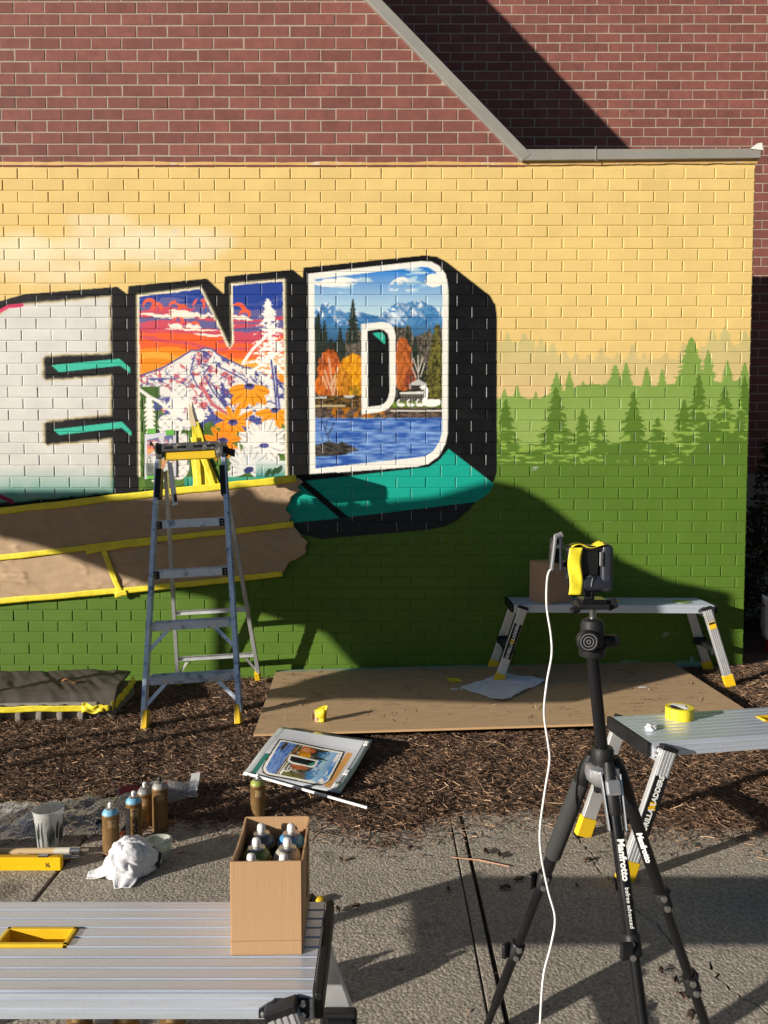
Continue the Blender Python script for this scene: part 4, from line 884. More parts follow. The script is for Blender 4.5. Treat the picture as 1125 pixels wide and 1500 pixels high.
        for t, hh in ((.56, .052), (.10, .030)):
            p = a+(b-a)*t; q = c+(d_-c)*t
            MB().bar(p+Vector((0, .014, 0)), q-Vector((0, .014, 0)), .062 if hh > .04 else .03, hh*.6, side=(1, 0, 0)).build('leg_step' if hh > .04 else 'leg_brace', M['alu'] if hh < .04 else M['black'], r, bevel=.004)
            for e_, s_ in ((p, 1), (q, -1)):
                if hh > .04: MB().box(tuple(e_+Vector((-sx*.004, s_*.028, 0))), (.085, .028, .052)).build('step_end', M['black'], r, bevel=.006)
    return r
RYAW = math.atan2(.149, .725)*.88
c, s_ = math.cos(RYAW), math.sin(RYAW)
p_near = make_platform((-.125-PL/2, 1.583, 0.0), 0.0, 'work platform carrying the cardboard box of spray cans, upright on the concrete', hx=.045)
p_right = make_platform((.945+c*PL/2-s_*.0, 2.935+s_*PL/2, 0.0), RYAW, 'work platform with a roll of yellow tape on its deck, behind the tripod')
ZF = .085
p_far = make_platform((1.515, 5.175, ZF), math.radians(-1.5), 'work platform pushed against the green wall with a brown box on top', top=.535)

# things on the far platform
fb = empty('brown_box', (1.125, 5.165, ZF+.535), (0, 0, math.radians(28)), 'small closed brown cardboard box on the platform by the wall', 'box')
MB().box((0, 0, .135), (.20, .20, .27)).build('carton', M['card_dark'], fb, bevel=.003)
for sy in (-1, 1): MB().box((0, sy*.0505, .2725), (.20, .099, .004)).build('flap', M['card_dark'], fb)
for x in (-.055, .02): MB().prism([(x, .235), (x+.02, .245), (x+.045, .235), (x+.038, .205), (x+.022, .195), (x+.008, .205)], -.1025, -.1005).build('tape_remnant', mat('pale_scuff', (.42, .30, .22), .7), fb)
text_mesh('print_mark', '4', .09, M['text_black'], fb, frame((0, 1, 0), (0, 0, 1), (.1012, .0, .15)))
MB().box((.1008, -.03, .06), (.0014, .05, .012)).build('print_mark', M['text_black'], fb)
st = MB().lathe([(.062, 0), (.062, .002)], 28, Matrix.Translation((2.0, 5.13, ZF+.537))).build('green_disc', mat('green_lid', (.24, .36, .14), .5, var=.1)); tag(st, 'flat pale green disc lying on the far platform deck', 'lid')

# things on the right platform
def on_right(dx, dy, z=PH): return (p_right.location.x+c*dx-s_*dy, p_right.location.y+s_*dx+c*dy, z)
tr = empty('tape_roll', tuple(G(995, 1050, .505)), label='roll of bright yellow tape standing on the platform deck', cat='tape roll')
tr.location.z = PH+.0005
MB().lathe([(.038, .0), (.054, .0), (.0545, .046), (.038, .046), (.038, .0)], 40, cap0=False, cap1=False).build('tape_winding', M['tape'], tr, smooth=True)
MB().lathe([(.0355, .001), (.0378, .001), (.0378, .0455), (.0355, .0455), (.0355, .001)], 32, cap0=False, cap1=False).build('core', mat('grey_core', (.30, .29, .27), .8, var=.1), tr, smooth=True)
MB().grid(6, 4, lambda u, v: (.045+.022*u, .030-.006*math.sin(u*3), .004+.040*v)).build('tape_end', M['tape'], tr, thick=.0006)
MB().add([(.02, -.01, .0466), (.035, .022, .0466), (-.01, .045, .0466), (-.028, .03, .0466)], [(0, 1, 2, 3)]).build('label', M['white'], tr, thick=.0006)
cp = empty('crumpled_paper', tuple(G(953, 1069, PH)), label='small crumpled scrap of white paper beside the tape roll', cat='paper scrap')
def crumple(name, material, parent, r, seed, n=10, sq=.6):
    bm = bmesh.new(); bmesh.ops.create_icosphere(bm, subdivisions=2, radius=r)
    rr = random.Random(seed)
    for v in bm.verts:
        k = .62+.6*rr.random(); v.co *= k; v.co.z = v.co.z*sq+r*sq*.75
    me = bpy.data.meshes.new(name); bm.to_mesh(me); bm.free(); me.materials.append(material)
    o = bpy.data.objects.new(name, me); C.objects.link(o); o.parent = parent; return o
crumple('paper_wad', M['white'], cp, .021, 3)

# cardboard box with cans on the near platform
bx = empty('spray_can_box', (-.2455, 1.645, PH+.0004), (0, 0, math.radians(1.5)), 'open kraft cardboard box holding six spray cans', 'box')
bw, bd_, bh, tk = .145, .205, .198, .004
MB().box((0, -bd_/2, bh/2), (bw, tk, bh)).build('front_panel', M['card'], bx, bevel=.0008)
MB().prism([(-bw/2, 0), (bw/2, 0), (bw/2, bh), (-bw/2, bh)], bd_/2-tk/2, bd_/2+tk/2).build('back_panel', M['card'], bx, bevel=.0008)
for sx in (-1, 1):
    mb = MB(); prof = [(-bd_/2+tk/2, 0), (bd_/2-tk/2, 0), (bd_/2-tk/2, bh-.001)]+[(bd_/2-tk/2-(bd_-tk)*u, bh-.002-.006*math.sin(PI*u)-.004*random.random()) for u in [i/14 for i in range(1, 14)]]+[(-bd_/2+tk/2, bh-.003)]
    mb.add([(sx*bw/2+o_, y, z) for o_ in (-tk/2, tk/2) for y, z in prof], [tuple(range(len(prof))), tuple(range(2*len(prof)-1, len(prof)-1, -1))]+[(i, (i+1) % len(prof), len(prof)+(i+1) % len(prof), len(prof)+i) for i in range(len(prof))])
    mb.build('side_panel', M['card'], bx)
MB().box((0, 0, .004), (bw-tk, bd_-tk, .006)).build('base_panel', M['card_in'], bx)
MB().box((0, -bd_/2-.0022, .030), (bw*.995, .0012, .0012)).build('crease', M['card_in'], bx)
for y, z, h in ((.02, .075, .05), (.035, .145, .045)):
    MB().add([(bw/2+.0024, y-.03, z), (bw/2+.0024, y, z-h*.6), (bw/2+.0024, y+.03, z+.01), (bw/2+.0024, y+.01, z+.01), (bw/2+.0024, y+.01, z+h), (bw/2+.0024, y-.008, z+h), (bw/2+.0024, y-.008, z+.003)], [(0, 1, 2, 3, 4, 5, 6)]).build('printed_arrow', mat('brown_print', (.12, .065, .035), .8) if 'brown_print' not in bpy.data.materials else bpy.data.materials['brown_print'], bx, thick=.0004)

# ------------------------------------------------------------------ spray cans
mm_lab = mat('can_label', (.34, .22, .10), .5, var=.4, vscale=160, dirt=((.05, .03, .015), 120, .55))
def spray_can(loc, cap, label, group, body='can_gold', capless=True, h=.158, nozzle=(.78, .78, .75), tilt=0.0, rz=0.0, word=None, dark_top=False):
    r = empty('spray_can', loc, (tilt, 0, rz), label, 'spray can', group)
    R = .0325
    MB().lathe([(R-.004, 0), (R-.001, .001), (R, .004), (R-.001, .007), (R-.0008, h), (R+.0006, h+.002), (R, h+.005), (R-.002, h+.006)], 28).build('can_body', M[body], r, smooth=True)
    MB().lathe([(R+.0002, .020), (R+.0006, .0203), (R+.0006, .0222), (R+.0002, .0225)], 28, cap0=False, cap1=False).build('label_stripe', M['text_black'], r, smooth=True)
    MB().grid(10, 1, lambda u, v: ((R+.0004)*math.sin(-.2+1.0*u), -(R+.0004)*math.cos(-.2+1.0*u), h-.040+.030*v)).build('label_panel', mm_lab, r, thick=.0003)
    key = 'shoulder_%d_%d_%d' % tuple(int(q*255) for q in cap)
    mm = bpy.data.materials.get(key) or mat(key, cap, .42, var=.1, vscale=20, dirt=((cap[0]*.5, cap[1]*.5, cap[2]*.5), 25, .64))
    MB().lathe([(R-.0015, h+.0055), (R-.0018, h+.009), (R-.0042, h+.015), (R-.0095, h+.0215), (.0182, h+.0250)], 28).build('shoulder', mm, r, smooth=True)
    MB().lathe([(.0188, h+.024), (.0192, h+.0285), (.0165, h+.0305), (.006, h+.0315)], 24).build('valve_cup', M['steel'], r, smooth=True)
    nk = 'nozzle_%d' % int(nozzle[2]*255+nozzle[0]*999)
    nm = bpy.data.materials.get(nk) or mat(nk, nozzle, .4, var=.06, vscale=30)
    nz_ = MB(); nz_.lathe([(.0075, h+.032), (.0095, h+.036), (.0092, h+.043), (.0080, h+.0475), (.006, h+.049)], 18); nz_.build('nozzle', nm, r, smooth=True)
    MB().lathe([(.0018, 0), (.0018, .002)], 8, Matrix.Translation((0, -.0088, h+.042)) @ Matrix.Rotation(PI/2, 4, 'X')).build('spray_hole', M['text_black'], r)
    if word:
        mb = MB(); mb.grid(8, 1, lambda u, v: ((R+.0002)*math.sin(-1.2+.9*u), -(R+.0002)*math.cos(-1.2+.9*u), .012+.135*v)); mb.build('label_band', M['black'], r, thick=.0003)
        for i_, ch in enumerate(word): text_mesh('lettering', ch, .027, M['text_black'], r, frame((0, 0, 1), (-math.cos(.35), -math.sin(.35), 0), ((R+.0008)*math.sin(.35), -(R+.0008)*math.cos(.35), .035+i_*.021)), .0014)
    return r
for (dx, dy), cap, nm_, nzc in [((-.034, .066), (.085, .10, .105), 'slate grey', (.78, .78, .76)), ((.034, .066), (.055, .24, .46), 'bright blue', (.8, .79, .77)),
        ((-.034, -.001), (.15, .20, .035), 'olive green', (.8, .8, .78)), ((.034, -.001), (.36, .33, .27), 'stone beige', (.8, .79, .75)),
        ((-.034, -.067), (.24, .22, .30), 'lilac grey', (.8, .78, .75)), ((.034, -.067), (.48, .22, .06), 'rusty orange', (.8, .77, .72))]:
    spray_can((-.2455+dx, 1.645+dy, PH+.0085), cap, f'{nm_} topped spray can packed inside the open cardboard box', 'spray cans in the cardboard box', h=.140 if dy > -.05 else .138, nozzle=nzc, rz=random.uniform(0, 6))
GO = 'spray cans standing on the ground'
spray_can(tuple(G(163, 1251)), (.18, .42, .62), 'sky blue topped bronze spray can beside the white rag', GO, rz=.2)
spray_can(tuple(G(197, 1232)), (.16, .40, .60), 'sky blue topped spray can with a black label reading GOLD', GO, word='GOLD', rz=.1)
spray_can(tuple(G(213, 1208)), (.24, .24, .23), 'small grey topped spray can tucked behind the labelled can', GO, h=.135)
spray_can(tuple(G(235, 1216)), (.30, .29, .27), 'tall spray can with pale grey top and black nozzle', GO, h=.178, nozzle=(.03, .03, .03))
spray_can(tuple(G(378, 1200)), (.27, .33, .06), 'olive topped spray can standing alone behind the cardboard box', GO, h=.150)
for px, nm_, cap in ((118, 'brown', (.25, .16, .08)), (186, 'red and white', (.45, .06, .04)), (254, 'bronze', (.30, .2, .1))):
    q = G(px, 1560); spray_can((q.x, q.y+.0, 0), cap, f'{nm_} spray can standing under the near work platform', 'spray cans under the platform', h=.175)
# ------------------------------------------------------------------ tripod with camera
TX, TY = .405, 1.40
tri = empty('tripod', (TX, TY, 0), label='black travel tripod with ball head standing on the concrete', cat='tripod')
AZ = .945
dirs = [Vector((-.71, .70, 0)), Vector((.17, -1, 0)), Vector((.99, .14, 0))]
for i, dv in enumerate(dirs):
    dv = dv.normalized(); top_ = dv*.033+Vector((0, 0, AZ-.004)); ft = dv*.375
    ft.z = .0; P_ = lambda t: top_+(ft-top_)*t
    lg = MB().tube([P_(.03), P_(.27)], .0120, 18).build('leg', M['black_gloss'], tri, smooth=True)
    MB().tube([P_(.25), P_(.60)], .0096, 16).build('leg_section', M['black_gloss'], lg, smooth=True)
    MB().tube([P_(.44), P_(1.0)], .0076, 14).build('leg_section', M['black_gloss'], lg, smooth=True)
    for t in (.268, .45):
        cl = MB().tube([P_(t-.018), P_(t-.015), P_(t+.015), P_(t+.018)], [.0132, .0148, .0148, .012], 18).build('leg_clamp', M['black'], tri, smooth=True)
        sd = Vector((0, 0, 1)).cross(dv).normalized(); q = P_(t)
        MB().box((0, 0, 0), (.010, .024, .030), frame(dv, sd, q+dv*.014+sd*(.016 if i != 1 else -.018))).build('clamp_lever', M['black'], cl, bevel=.004)
        for k in (-.011, .012):
            MB().lathe([(.0062, 0), (.0055, .003), (.002, .0035)], 12, frame((1, 0, 0), (0, 0, 1), P_(t+k/1.1)+Vector((-.006 if i == 1 else 0, -.0150, 0)))).build('screw', M['steel'], cl)
    MB().tube([P_(.985), P_(1.0)], [.013, .011], 12).build('foot', M['black'], tri)
    if i == 0: MB().tube([P_(.03), P_(.035), P_(.205), P_(.21)], [.0135, .0160, .0160, .0135], 18).build('foam_grip', M['grip'], tri, smooth=True)
    # hinge at the crown
    MB().tube([P_(-.03), P_(.0), P_(.055), P_(.06)], [.009, .0145, .0140, .0122], 16).build('leg_hinge', M['black'], tri, smooth=True)
    if i == 1:
        for sg in (-1, 1): MB().bar(P_(-.012)+Vector((sg*.0175, -.004, .0)), P_(.085)+Vector((sg*.0150, -.004, 0)), .0035, .012).build('hinge_cheek', M['silver'], tri, bevel=.002)
        MB().bar(P_(-.005)+Vector((0, -.014, 0)), P_(.022)+Vector((0, -.014, 0)), .027, .010).build('hinge_lock', M['silver'], tri, bevel=.004)
    if i in (1, 2):
        d = (ft-top_).normalized(); nr = Vector((0, -1, 0)) if i == 1 else Vector((-.35, -.94, 0)); nr = (nr-d*nr.dot(d)).normalized()
        sz = .0165 if i == 1 else .015
        text_mesh('lettering', 'Manfrotto', sz, M['text_white'], lg, frame(d, nr.cross(d), P_(.132 if i == 1 else .15)+nr*(.0126)), .0006)
        if i == 1: text_mesh('lettering', 'befree advanced', .0098, M['text_white'], lg, frame(d, nr.cross(d), P_(.208)+nr*.0126), .0)
MB().lathe([(.018, AZ-.026), (.029, AZ-.016), (.032, AZ-.004), (.031, AZ+.008), (.020, AZ+.013)], 30).build('crown', M['silver'], tri, smooth=True)
MB().lathe([(.0195, AZ+.010), (.0205, AZ+.014), (.0205, AZ+.040), (.0175, AZ+.045)], 26).build('column_collar', M['black'], tri, smooth=True)
hx = -.022
MB().tube([(0, 0, AZ+.03), (hx, 0, 1.165)], .0112, 20).build('centre_column', M['black_gloss'], tri, smooth=True)
T_ = Matrix.Translation((hx, 0, 0))
hd = MB().lathe([(.0225, 1.160), (.024, 1.163), (.024, 1.176), (.0205, 1.179), (.0205, 1.184), (.0215, 1.187), (.0215, 1.219), (.019, 1.226), (.0125, 1.230)], 28, T_).build('ball_head', M['black'], tri, smooth=True)
MB().lathe([(.0062, 1.226), (.0062, 1.249), (.012, 1.252)], 14, T_).build('ball_stem', M['steel'], tri, smooth=True)
kn = frame((1, 0, 0), (0, 0, 1), (hx-.016, -.020, 1.194))
k1 = MB().lathe([(.0185, -.004), (.0195, .0), (.0195, .012), (.0175, .0145)], 26, kn).build('lock_knob', M['black'], tri, smooth=True)
for r0 in (.0150, .0095, .004): MB().lathe([(r0-.0014, .0146), (r0-.0014, .0156), (r0, .0156), (r0, .0146)], 26, kn, cap0=False, cap1=False).build('knob_ring', M['silver'], k1, smooth=True)
MB().lathe([(.0085, 0), (.0115, .006), (.0115, .026), (.009, .030)], 16, frame((0, 1, 0), (0, 0, 1), (hx+.018, 0, 1.188))).build('pan_knob', M['black'], tri, smooth=True, bevel=0)
MB().box((hx-.004, 0, 1.2545), (.060, .046, .010)).build('clamp_plate', M['black'], tri, bevel=.003)
MB().box((hx-.002, 0, 1.2635), (.046, .040, .008)).build('release_plate', M['black_gloss'], tri, bevel=.002)
MB().bar((hx-.03, -.02, 1.252), (hx-.046, -.026, 1.248), .012, .008).build('plate_lever', M['black'], tri, bevel=.002)
MB().bar((hx+.022, -.01, 1.254), (hx+.040, -.008, 1.262), .020, .012).build('plate_lever', M['black'], tri, bevel=.003)
# time-lapse camera with tape
cx0, cz0 = TX-.031, 1.319
cmr = empty('taped_camera', (cx0, TY, 1.2685), (0, 0, math.radians(-6)), 'small dark action camera patched with yellow tape on top of the tripod', 'camera')
zc = lambda z: z-1.2685
MB().box((0, 0, zc(1.274)), (.014, .02, .014)).build('mount_post', M['black'], cmr, bevel=.002)
MB().tube([(.004, 0, zc(1.268)), (.004, 0, zc(1.292))], .0075, 12).build('mount_screw', M['black'], cmr)
mb = MB(); mb.box((.030, .004, zc(1.3245)), (.022, .048, .086)); mb.build('grip_side', M['navy'], cmr, bevel=.008, seg=4)
mb = MB(); mb.box((-.006, .018, zc(1.330)), (.066, .018, .066)); mb.build('back_shell', M['black'], cmr, bevel=.004)
mb = MB(); mb.box((-.006, .004, zc(1.3605)), (.060, .046, .008)); mb.build('top_shell', M['black'], cmr, bevel=.003)
MB().box((-.034, .002, zc(1.334)), (.012, .044, .052)).build('side_shell', M['navy'], cmr, bevel=.004)
MB().tube([(-.012, -.006, zc(1.2955)), (-.010, -.006, zc(1.2955)), (.036, -.006, zc(1.2955)), (.040, -.006, zc(1.2955))], [.0125, .0155, .0155, .0125], 22).build('battery_tube', M['navy'], cmr, smooth=True)
MB().box((-.002, -.012, zc(1.334)), (.034, .004, .046)).build('screen', M['dark_glass'], cmr, bevel=.001)
MB().box((.019, -.0215, zc(1.342)), (.007, .004, .026)).build('latch', M['steel'], cmr, bevel=.0015)
MB().tube([(-.006, -.0225, zc(1.309)), (.0, -.0232, zc(1.312)), (.004, -.0232, zc(1.308)), (.002, -.0225, zc(1.292))], .0008, 6).build('lanyard', M['steel'], cmr)
MB().grid(6, 20, lambda u, v: (-.0385+.0235*u+.002*math.sin(v*7), -.0235-.002*math.sin(v*9+u*3), zc(1.277)+.085*v)).build('tape_strip', M['tape'], cmr, smooth='all', thick=.0005)
MB().grid(20, 8, lambda u, v: (-.0335+.058*u, -.0245+.046*v, zc(1.3625)+.0045*u+.003*math.sin(u*8)+.002*math.sin(v*9+u*5))).build('tape_strip', M['tape'], cmr, smooth='all', thick=.0005)
MB().lathe([(.0045, 0), (.0055, .004), (.0035, .012)], 12, frame((0, 1, 0), (0, 0, 1), (-.040, -.004, zc(1.330))) @ Matrix.Rotation(PI, 4, 'X')).build('side_screw', M['steel'], cmr, smooth=True)
# spring clamp with the white charging lead
cl = empty('spring_clamp', (W(812, 810, 1.40).x, 1.395, W(812, 834, 1.4).z), (0, math.radians(2), 0), 'grey spring clamp gripping the side of the taped camera', 'clamp')
MB().bar((-.008, -.008, 0), (-.003, -.006, .062), .0055, .012).build('handle', M['silver'], cl, bevel=.0015)
MB().bar((.009, -.008, 0), (.006, -.006, .062), .0055, .012).build('handle', M['navy'], cl, bevel=.0015)
MB().bar((-.001, .006, .012), (.0, .006, .058), .019, .006).build('jaw', M['black'], cl, bevel=.002)
MB().tube([(-.010, -.004, .044), (.012, -.004, .044)], .0055, 12).build('pivot', M['steel'], cl, smooth=True)
MB().bar((-.004, -.004, .060), (.010, -.006, .066), .010, .004).build('jaw_tip', M['silver'], cl, bevel=.001)
MB().box((.018, 0, .010), (.024, .008, .008)).build('jaw_arm', M['black'], cl, bevel=.002)
def smooth_path(pts, n=8):
    out = []; P_ = [Vector(p) for p in pts]
    for i in range(len(P_)-1):
        a, b, c_, d = P_[max(i-1, 0)], P_[i], P_[i+1], P_[min(i+2, len(P_)-1)]
        for k in range(n):
            t = k/n; out.append(.5*((2*b)+(c_-a)*t+(2*a-5*b+4*c_-d)*t*t+(3*b-a-3*c_+d)*t**3))
    return out+[P_[-1]]
cpts = [W(811, 832, 1.388), W(804, 838, 1.385), W(801, 856, 1.385), W(801, 890, 1.385), W(807, 930, 1.385), W(808, 960, 1.385), W(801, 1000, 1.385), W(797, 1045, 1.385), W(803, 1090, 1.38), W(805, 1115, 1.38), W(798, 1160, 1.38), W(791, 1215, 1.38), W(793, 1255, 1.37), W(803, 1305, 1.36), W(813, 1345, 1.35), W(807, 1385, 1.34), W(796, 1430, 1.33), W(791, 1500, 1.32), W(786, 1600, 1.30), W(800, 1740, 1.29), W(790, 1900, 1.28)]
e_ = cpts[-1].copy(); e_.z = .004; e_.x += .03; cpts += [e_, e_+Vector((.12, -.15, 0)), e_+Vector((.4, -.2, 0))]
tag(MB().tube(smooth_path(cpts), .0020, 10).build('charging_cable', M['cable'], smooth=True), 'thin white cable hanging from the clamp down to the concrete', 'cable')

# ------------------------------------------------------------------ plywood and what lies on it
def ply_material():
    m = mat('plywood', (.45, .305, .170), .75, var=.13, vscale=3, stretch=(1.2, 14, 6), bump=.15, bscale=30, dirt=((.09, .055, .03), 7, .565))
    t = m.node_tree; N = t.nodes; L = t.links; b = N['Principled BSDF']; src = b.inputs['Base Color'].links[0].from_socket
    tc = N.new('ShaderNodeTexCoord'); sp = N.new('ShaderNodeSeparateXYZ'); L.new(tc.outputs['Object'], sp.inputs[0])
    nz = N.new('ShaderNodeTexNoise'); nz.inputs['Scale'].default_value = 5; L.new(tc.outputs['Object'], nz.inputs['Vector'])
    ma = N.new('ShaderNodeMath'); ma.operation = 'MULTIPLY_ADD'; L.new(nz.outputs['Fac'], ma.inputs[0]); ma.inputs[1].default_value = .16; L.new(sp.outputs['Y'], ma.inputs[2])
    mr = N.new('ShaderNodeMapRange'); mr.inputs['From Min'].default_value = .64; mr.inputs['From Max'].default_value = .72; L.new(ma.outputs[0], mr.inputs['Value'])
    mx = N.new('ShaderNodeMix'); mx.data_type = 'RGBA'; L.new(mr.outputs[0], mx.inputs[0]); L.new(src, mx.inputs[6]); mx.inputs[7].default_value = (.10, .34, .28, 1); L.new(mx.outputs[2], b.inputs['Base Color']); return m
M['plywood'] = ply_material()
c00 = Vector((-.80, 4.13, .062)); c01 = Vector((-.63, 5.375, .088)); c10 = Vector((2.00, 4.245, .110)); c11 = Vector((2.10, 5.375, .165))
ex = (c10-c00).normalized(); ey = (c01-c00); ey = (ey-ex*ey.dot(ex)).normalized()
mid = (c00+c01+c10+c11)/4; PM = frame(ex, ey, mid)
ply = empty('plywood_sheet', mid, PM.to_euler(), 'scuffed plywood sheet lying on the mulch at the foot of the wall', 'plywood')
px_, py_ = (c10-c00).length/2, (c01-c00).length/2
MB().box((0, 0, 0), (2*px_, 2*py_, .012)).build('board', M['plywood'], ply, bevel=.001)
MB().box((0, -py_-.0006, -.001), (2*px_-.004, .001, .009)).build('cut_edge', mat('ply_edge', (.55, .34, .16), .8, var=.2, vscale=30, stretch=(1, 1, 40)), ply)
MB().add([(-.24, .05, .0072), (-.16, .06, .0072), (-.155, .10, .0072), (-.235, .09, .0072)], [(0, 1, 2, 3)]).build('sticker', M['white'], ply, thick=.0005)
MB().add([(.95, -.02, .0072), (1.0, -.015, .0072), (1.0, .012, .0072), (.95, .008, .0072)], [(0, 1, 2, 3)]).build('sticker', M['white'], ply, thick=.0005)
text_mesh('sticker_print', '1 B', .032, M['text_black'], ply, frame((1, .1, 0), (-.1, 1, 0), (-.197, .075, .0078)))
zply = lambda x, y: float((mid+Vector((0, 0, 0))).z+((x-mid.x)*ex.z/ex.x)+((y-mid.y)*ey.z/ey.y))+.007
o = chips('litter_on_plywood', 900, (-.7, 2.0), (4.2, 5.3), lambda x, y: mid.z+(x-mid.x)*ex.z/ex.x+(y-mid.y)*ey.z/ey.y+.004, lmax=.06, zoff=.003, dens=lambda x, y: .12+.9*(fbm(x*3, y*3, 777) > .55))
tag(o, 'dark bark shreds and dirt scattered across the plywood', 'bark bits', kind='stuff')
# towel under the platform foot
tw = [Vector((.490, 4.87, 0)), Vector((.715, 4.565, 0)), Vector((1.055, 4.965, 0)), Vector((.83, 5.17, 0))]
def tfn(u, v):
    p = tw[0]*(1-u)*(1-v)+tw[1]*u*(1-v)+tw[2]*u*v+tw[3]*(1-u)*v
    n = float(fbm(np.array(p.x*7), np.array(p.y*7), 601))-.5; n2 = float(fbm(np.array(p.x*4+p.y*2), np.array(p.y*9), 605))-.5
    ed = .012*math.sin(u*9+v*4)
    return (p.x+.02*n+ed*(v-.5), p.y+.02*n2+ed*(u-.5), zply(p.x, p.y)+.004+max(0, .030*n+.024*n2+.004))
tag(MB().grid(48, 48, tfn).build('paint_towel', M['towel'], smooth='all', thick=.004), 'pale blue white towel with dark paint smears under a platform foot', 'towel')
# scraps
q = G(665, 996, .12)
tag(MB().add([(q.x-.045, q.y+.06, zply(q.x, q.y)+.006), (q.x-.030, q.y-.045, zply(q.x, q.y)+.002), (q.x+.050, q.y-.030, zply(q.x, q.y)+.004), (q.x+.035, q.y+.01, zply(q.x, q.y)+.010)], [(0, 1, 2, 3)]).build('tape_scrap', M['tape'], thick=.001), 'flat yellow triangular tape scrap on the plywood', 'tape scrap')
q = G(471, 1060, .075); wad = empty('tape_wad', (q.x, q.y, zply(q.x, q.y)-.002), label='crumpled wad of yellow tape and paper on the plywood', cat='tape scrap')
MB().grid(16, 5, lambda u, v: (.028*math.cos(u*5.2)+.012*v*math.sin(u*9), .028*math.sin(u*5.2)*.6+.006*math.sin(v*9), .004+.075*v+.010*math.sin(u*8)*v)).build('tape_loop', M['tape'], wad, thick=.001)
MB().grid(8, 5, lambda u, v: (-.055+.05*u, .012*math.sin(u*7), .004+.055*v-.02*u+.012*math.sin(u*9+v*4))).build('paper_curl', M['paper'], wad, thick=.001)

# ------------------------------------------------------------------ printed guide of the letter D in a plastic sleeve
B = [G(355, 1135, .045), G(498, 1162, .038), G(546, 1084, .100), G(411, 1065, .100)]
bo = empty('printed_guide', tuple((B[0]+B[1]+B[2]+B[3])/4), label='large colour print of the letter D in a clear sleeve on the mulch', cat='print')
def bl(u, v, dz=0.0):
    p = B[0]*(1-u)*(1-v)+B[1]*u*(1-v)+B[2]*u*v+B[3]*(1-u)*v
    return (p.x, p.y, p.z+dz+.010*math.sin(u*4+v*2)*math.sin(v*3))
on(MB().grid(16, 16, lambda u, v: bl(u, v, 0)).build('sleeve', M['sleeve'], smooth='all', thick=.003), bo)
n_ = 150
us, vs = np.meshgrid(np.linspace(.07, .93, n_), np.linspace(.045, .955, n_))
P = np.array([bl(a, b, .0035) for a, b in zip(us.ravel(), vs.ravel())])
uu, vv = (us-.07)/.86, (vs-.045)/.91
ax = 1010-vv*1330; ay = 1530-uu*1720
Cp = d_art(ax, ay)*1.0; ou = ~inpoly(ax, ay, [(20, 60), (800, -22), (900, 0), (1000, 80), (1018, 240), (1010, 1170), (960, 1310), (830, 1400), (30, 1470)]); Cp[ou] = s2l((206, 208, 212))
sd = (ay < 20) & (ay > -100) & (ax > 40) & ou; Cp[sd] = s2l((214, 158, 92)); tl_ = ou & (ay > 1420) & (ax > 500); Cp[tl_] = s2l((34, 120, 104)); Cp[ax < -60] = s2l((216, 219, 226))
I = np.arange(n_*n_).reshape(n_, n_); Q = np.stack([I[:-1, :-1], I[:-1, 1:], I[1:, 1:], I[1:, :-1]], -1).reshape(-1, 4)
on(fast_mesh('sheet', P, Q, M['print'], None, Cp.reshape(-1, 3), smooth=True), bo)
for (u0, u1, v0, v1) in ((.90, .955, .02, .15), (.92, .965, .30, .42), (.94, .985, .86, .96)):
    on(MB().grid(4, 4, lambda u, v: bl(u0+(u1-u0)*u, v0+(v1-v0)*v, .0062)).build('tape_tab', M['white'], smooth='all', thick=.0004), bo)
a_, b_ = G(358, 1139, .03), G(538, 1188, .02)
rod = empty('white_rod', a_, label='thin white rod lying across the mulch along the printed guide', cat='rod')
on(MB().tube([Vector((a_.x, a_.y, mz(a_.x, a_.y)+.035)), Vector((b_.x, b_.y, .022+max(mz(b_.x, b_.y), 0)))], .0062, 12).build('shaft', M['white'], smooth=True), rod)

# ------------------------------------------------------------------ cluster of painting gear at the left
cu = empty('drip_cup', tuple(G(72, 1240)), label='tall translucent mixing cup streaked with dark paint drips', cat='cup')
MB().lathe([(.043, 0), (.044, .003), (.058, .152), (.0605, .153), (.0605, .157), (.0565, .157), (.042, .006), (.0, .006)], 32, cap0=True, cap1=False).build('cup_wall', M['cup'], cu, smooth=True)
mb = MB(); rr = random.Random(4)
for k in range(46):
    a = rr.uniform(0, 2*PI); z0 = rr.uniform(.085, .125); z1 = rr.uniform(.01, .055); R_ = lambda z: .044+.0143*z/.152+.0007
    mb.tube([(R_(z)*math.cos(a+.02*math.sin(z*60)), R_(z)*math.sin(a+.02*math.sin(z*60)), z) for z in np.linspace(z0, z1, 5)], [.0006, .0016, .0022, .0018, .001], 5)
mb.build('paint_drips', mat('drips', (.035, .055, .05), .4, var=.4, vscale=30), cu)
dl = empty('water_tub', tuple(G(231, 1257)), label='short round plastic tub of cloudy water beside the white rag', cat='tub')
MB().lathe([(.041, 0), (.043, .003), (.0535, .066), (.0565, .067), (.0565, .070), (.052, .070), (.042, .005), (0, .005)], 32, cap1=False).build('tub_wall', M['deli'], dl, smooth=True)
MB().lathe([(.0415, .006), (.0475, .040), (0, .040)], 28, cap1=False).build('water', M['liquid'], dl, smooth=True)
rc = G(190, 1280); rg = empty('white_rag', (rc.x, rc.y+.02, 0), label='crumpled white terry rag lying on the concrete', cat='rag')
bm = bmesh.new(); bmesh.ops.create_icosphere(bm, subdivisions=6, radius=1.0)
rv = np.array([v.co[:] for v in bm.verts]); rx, ry, rz_ = rv.T; ra = np.arctan2(ry, rx)
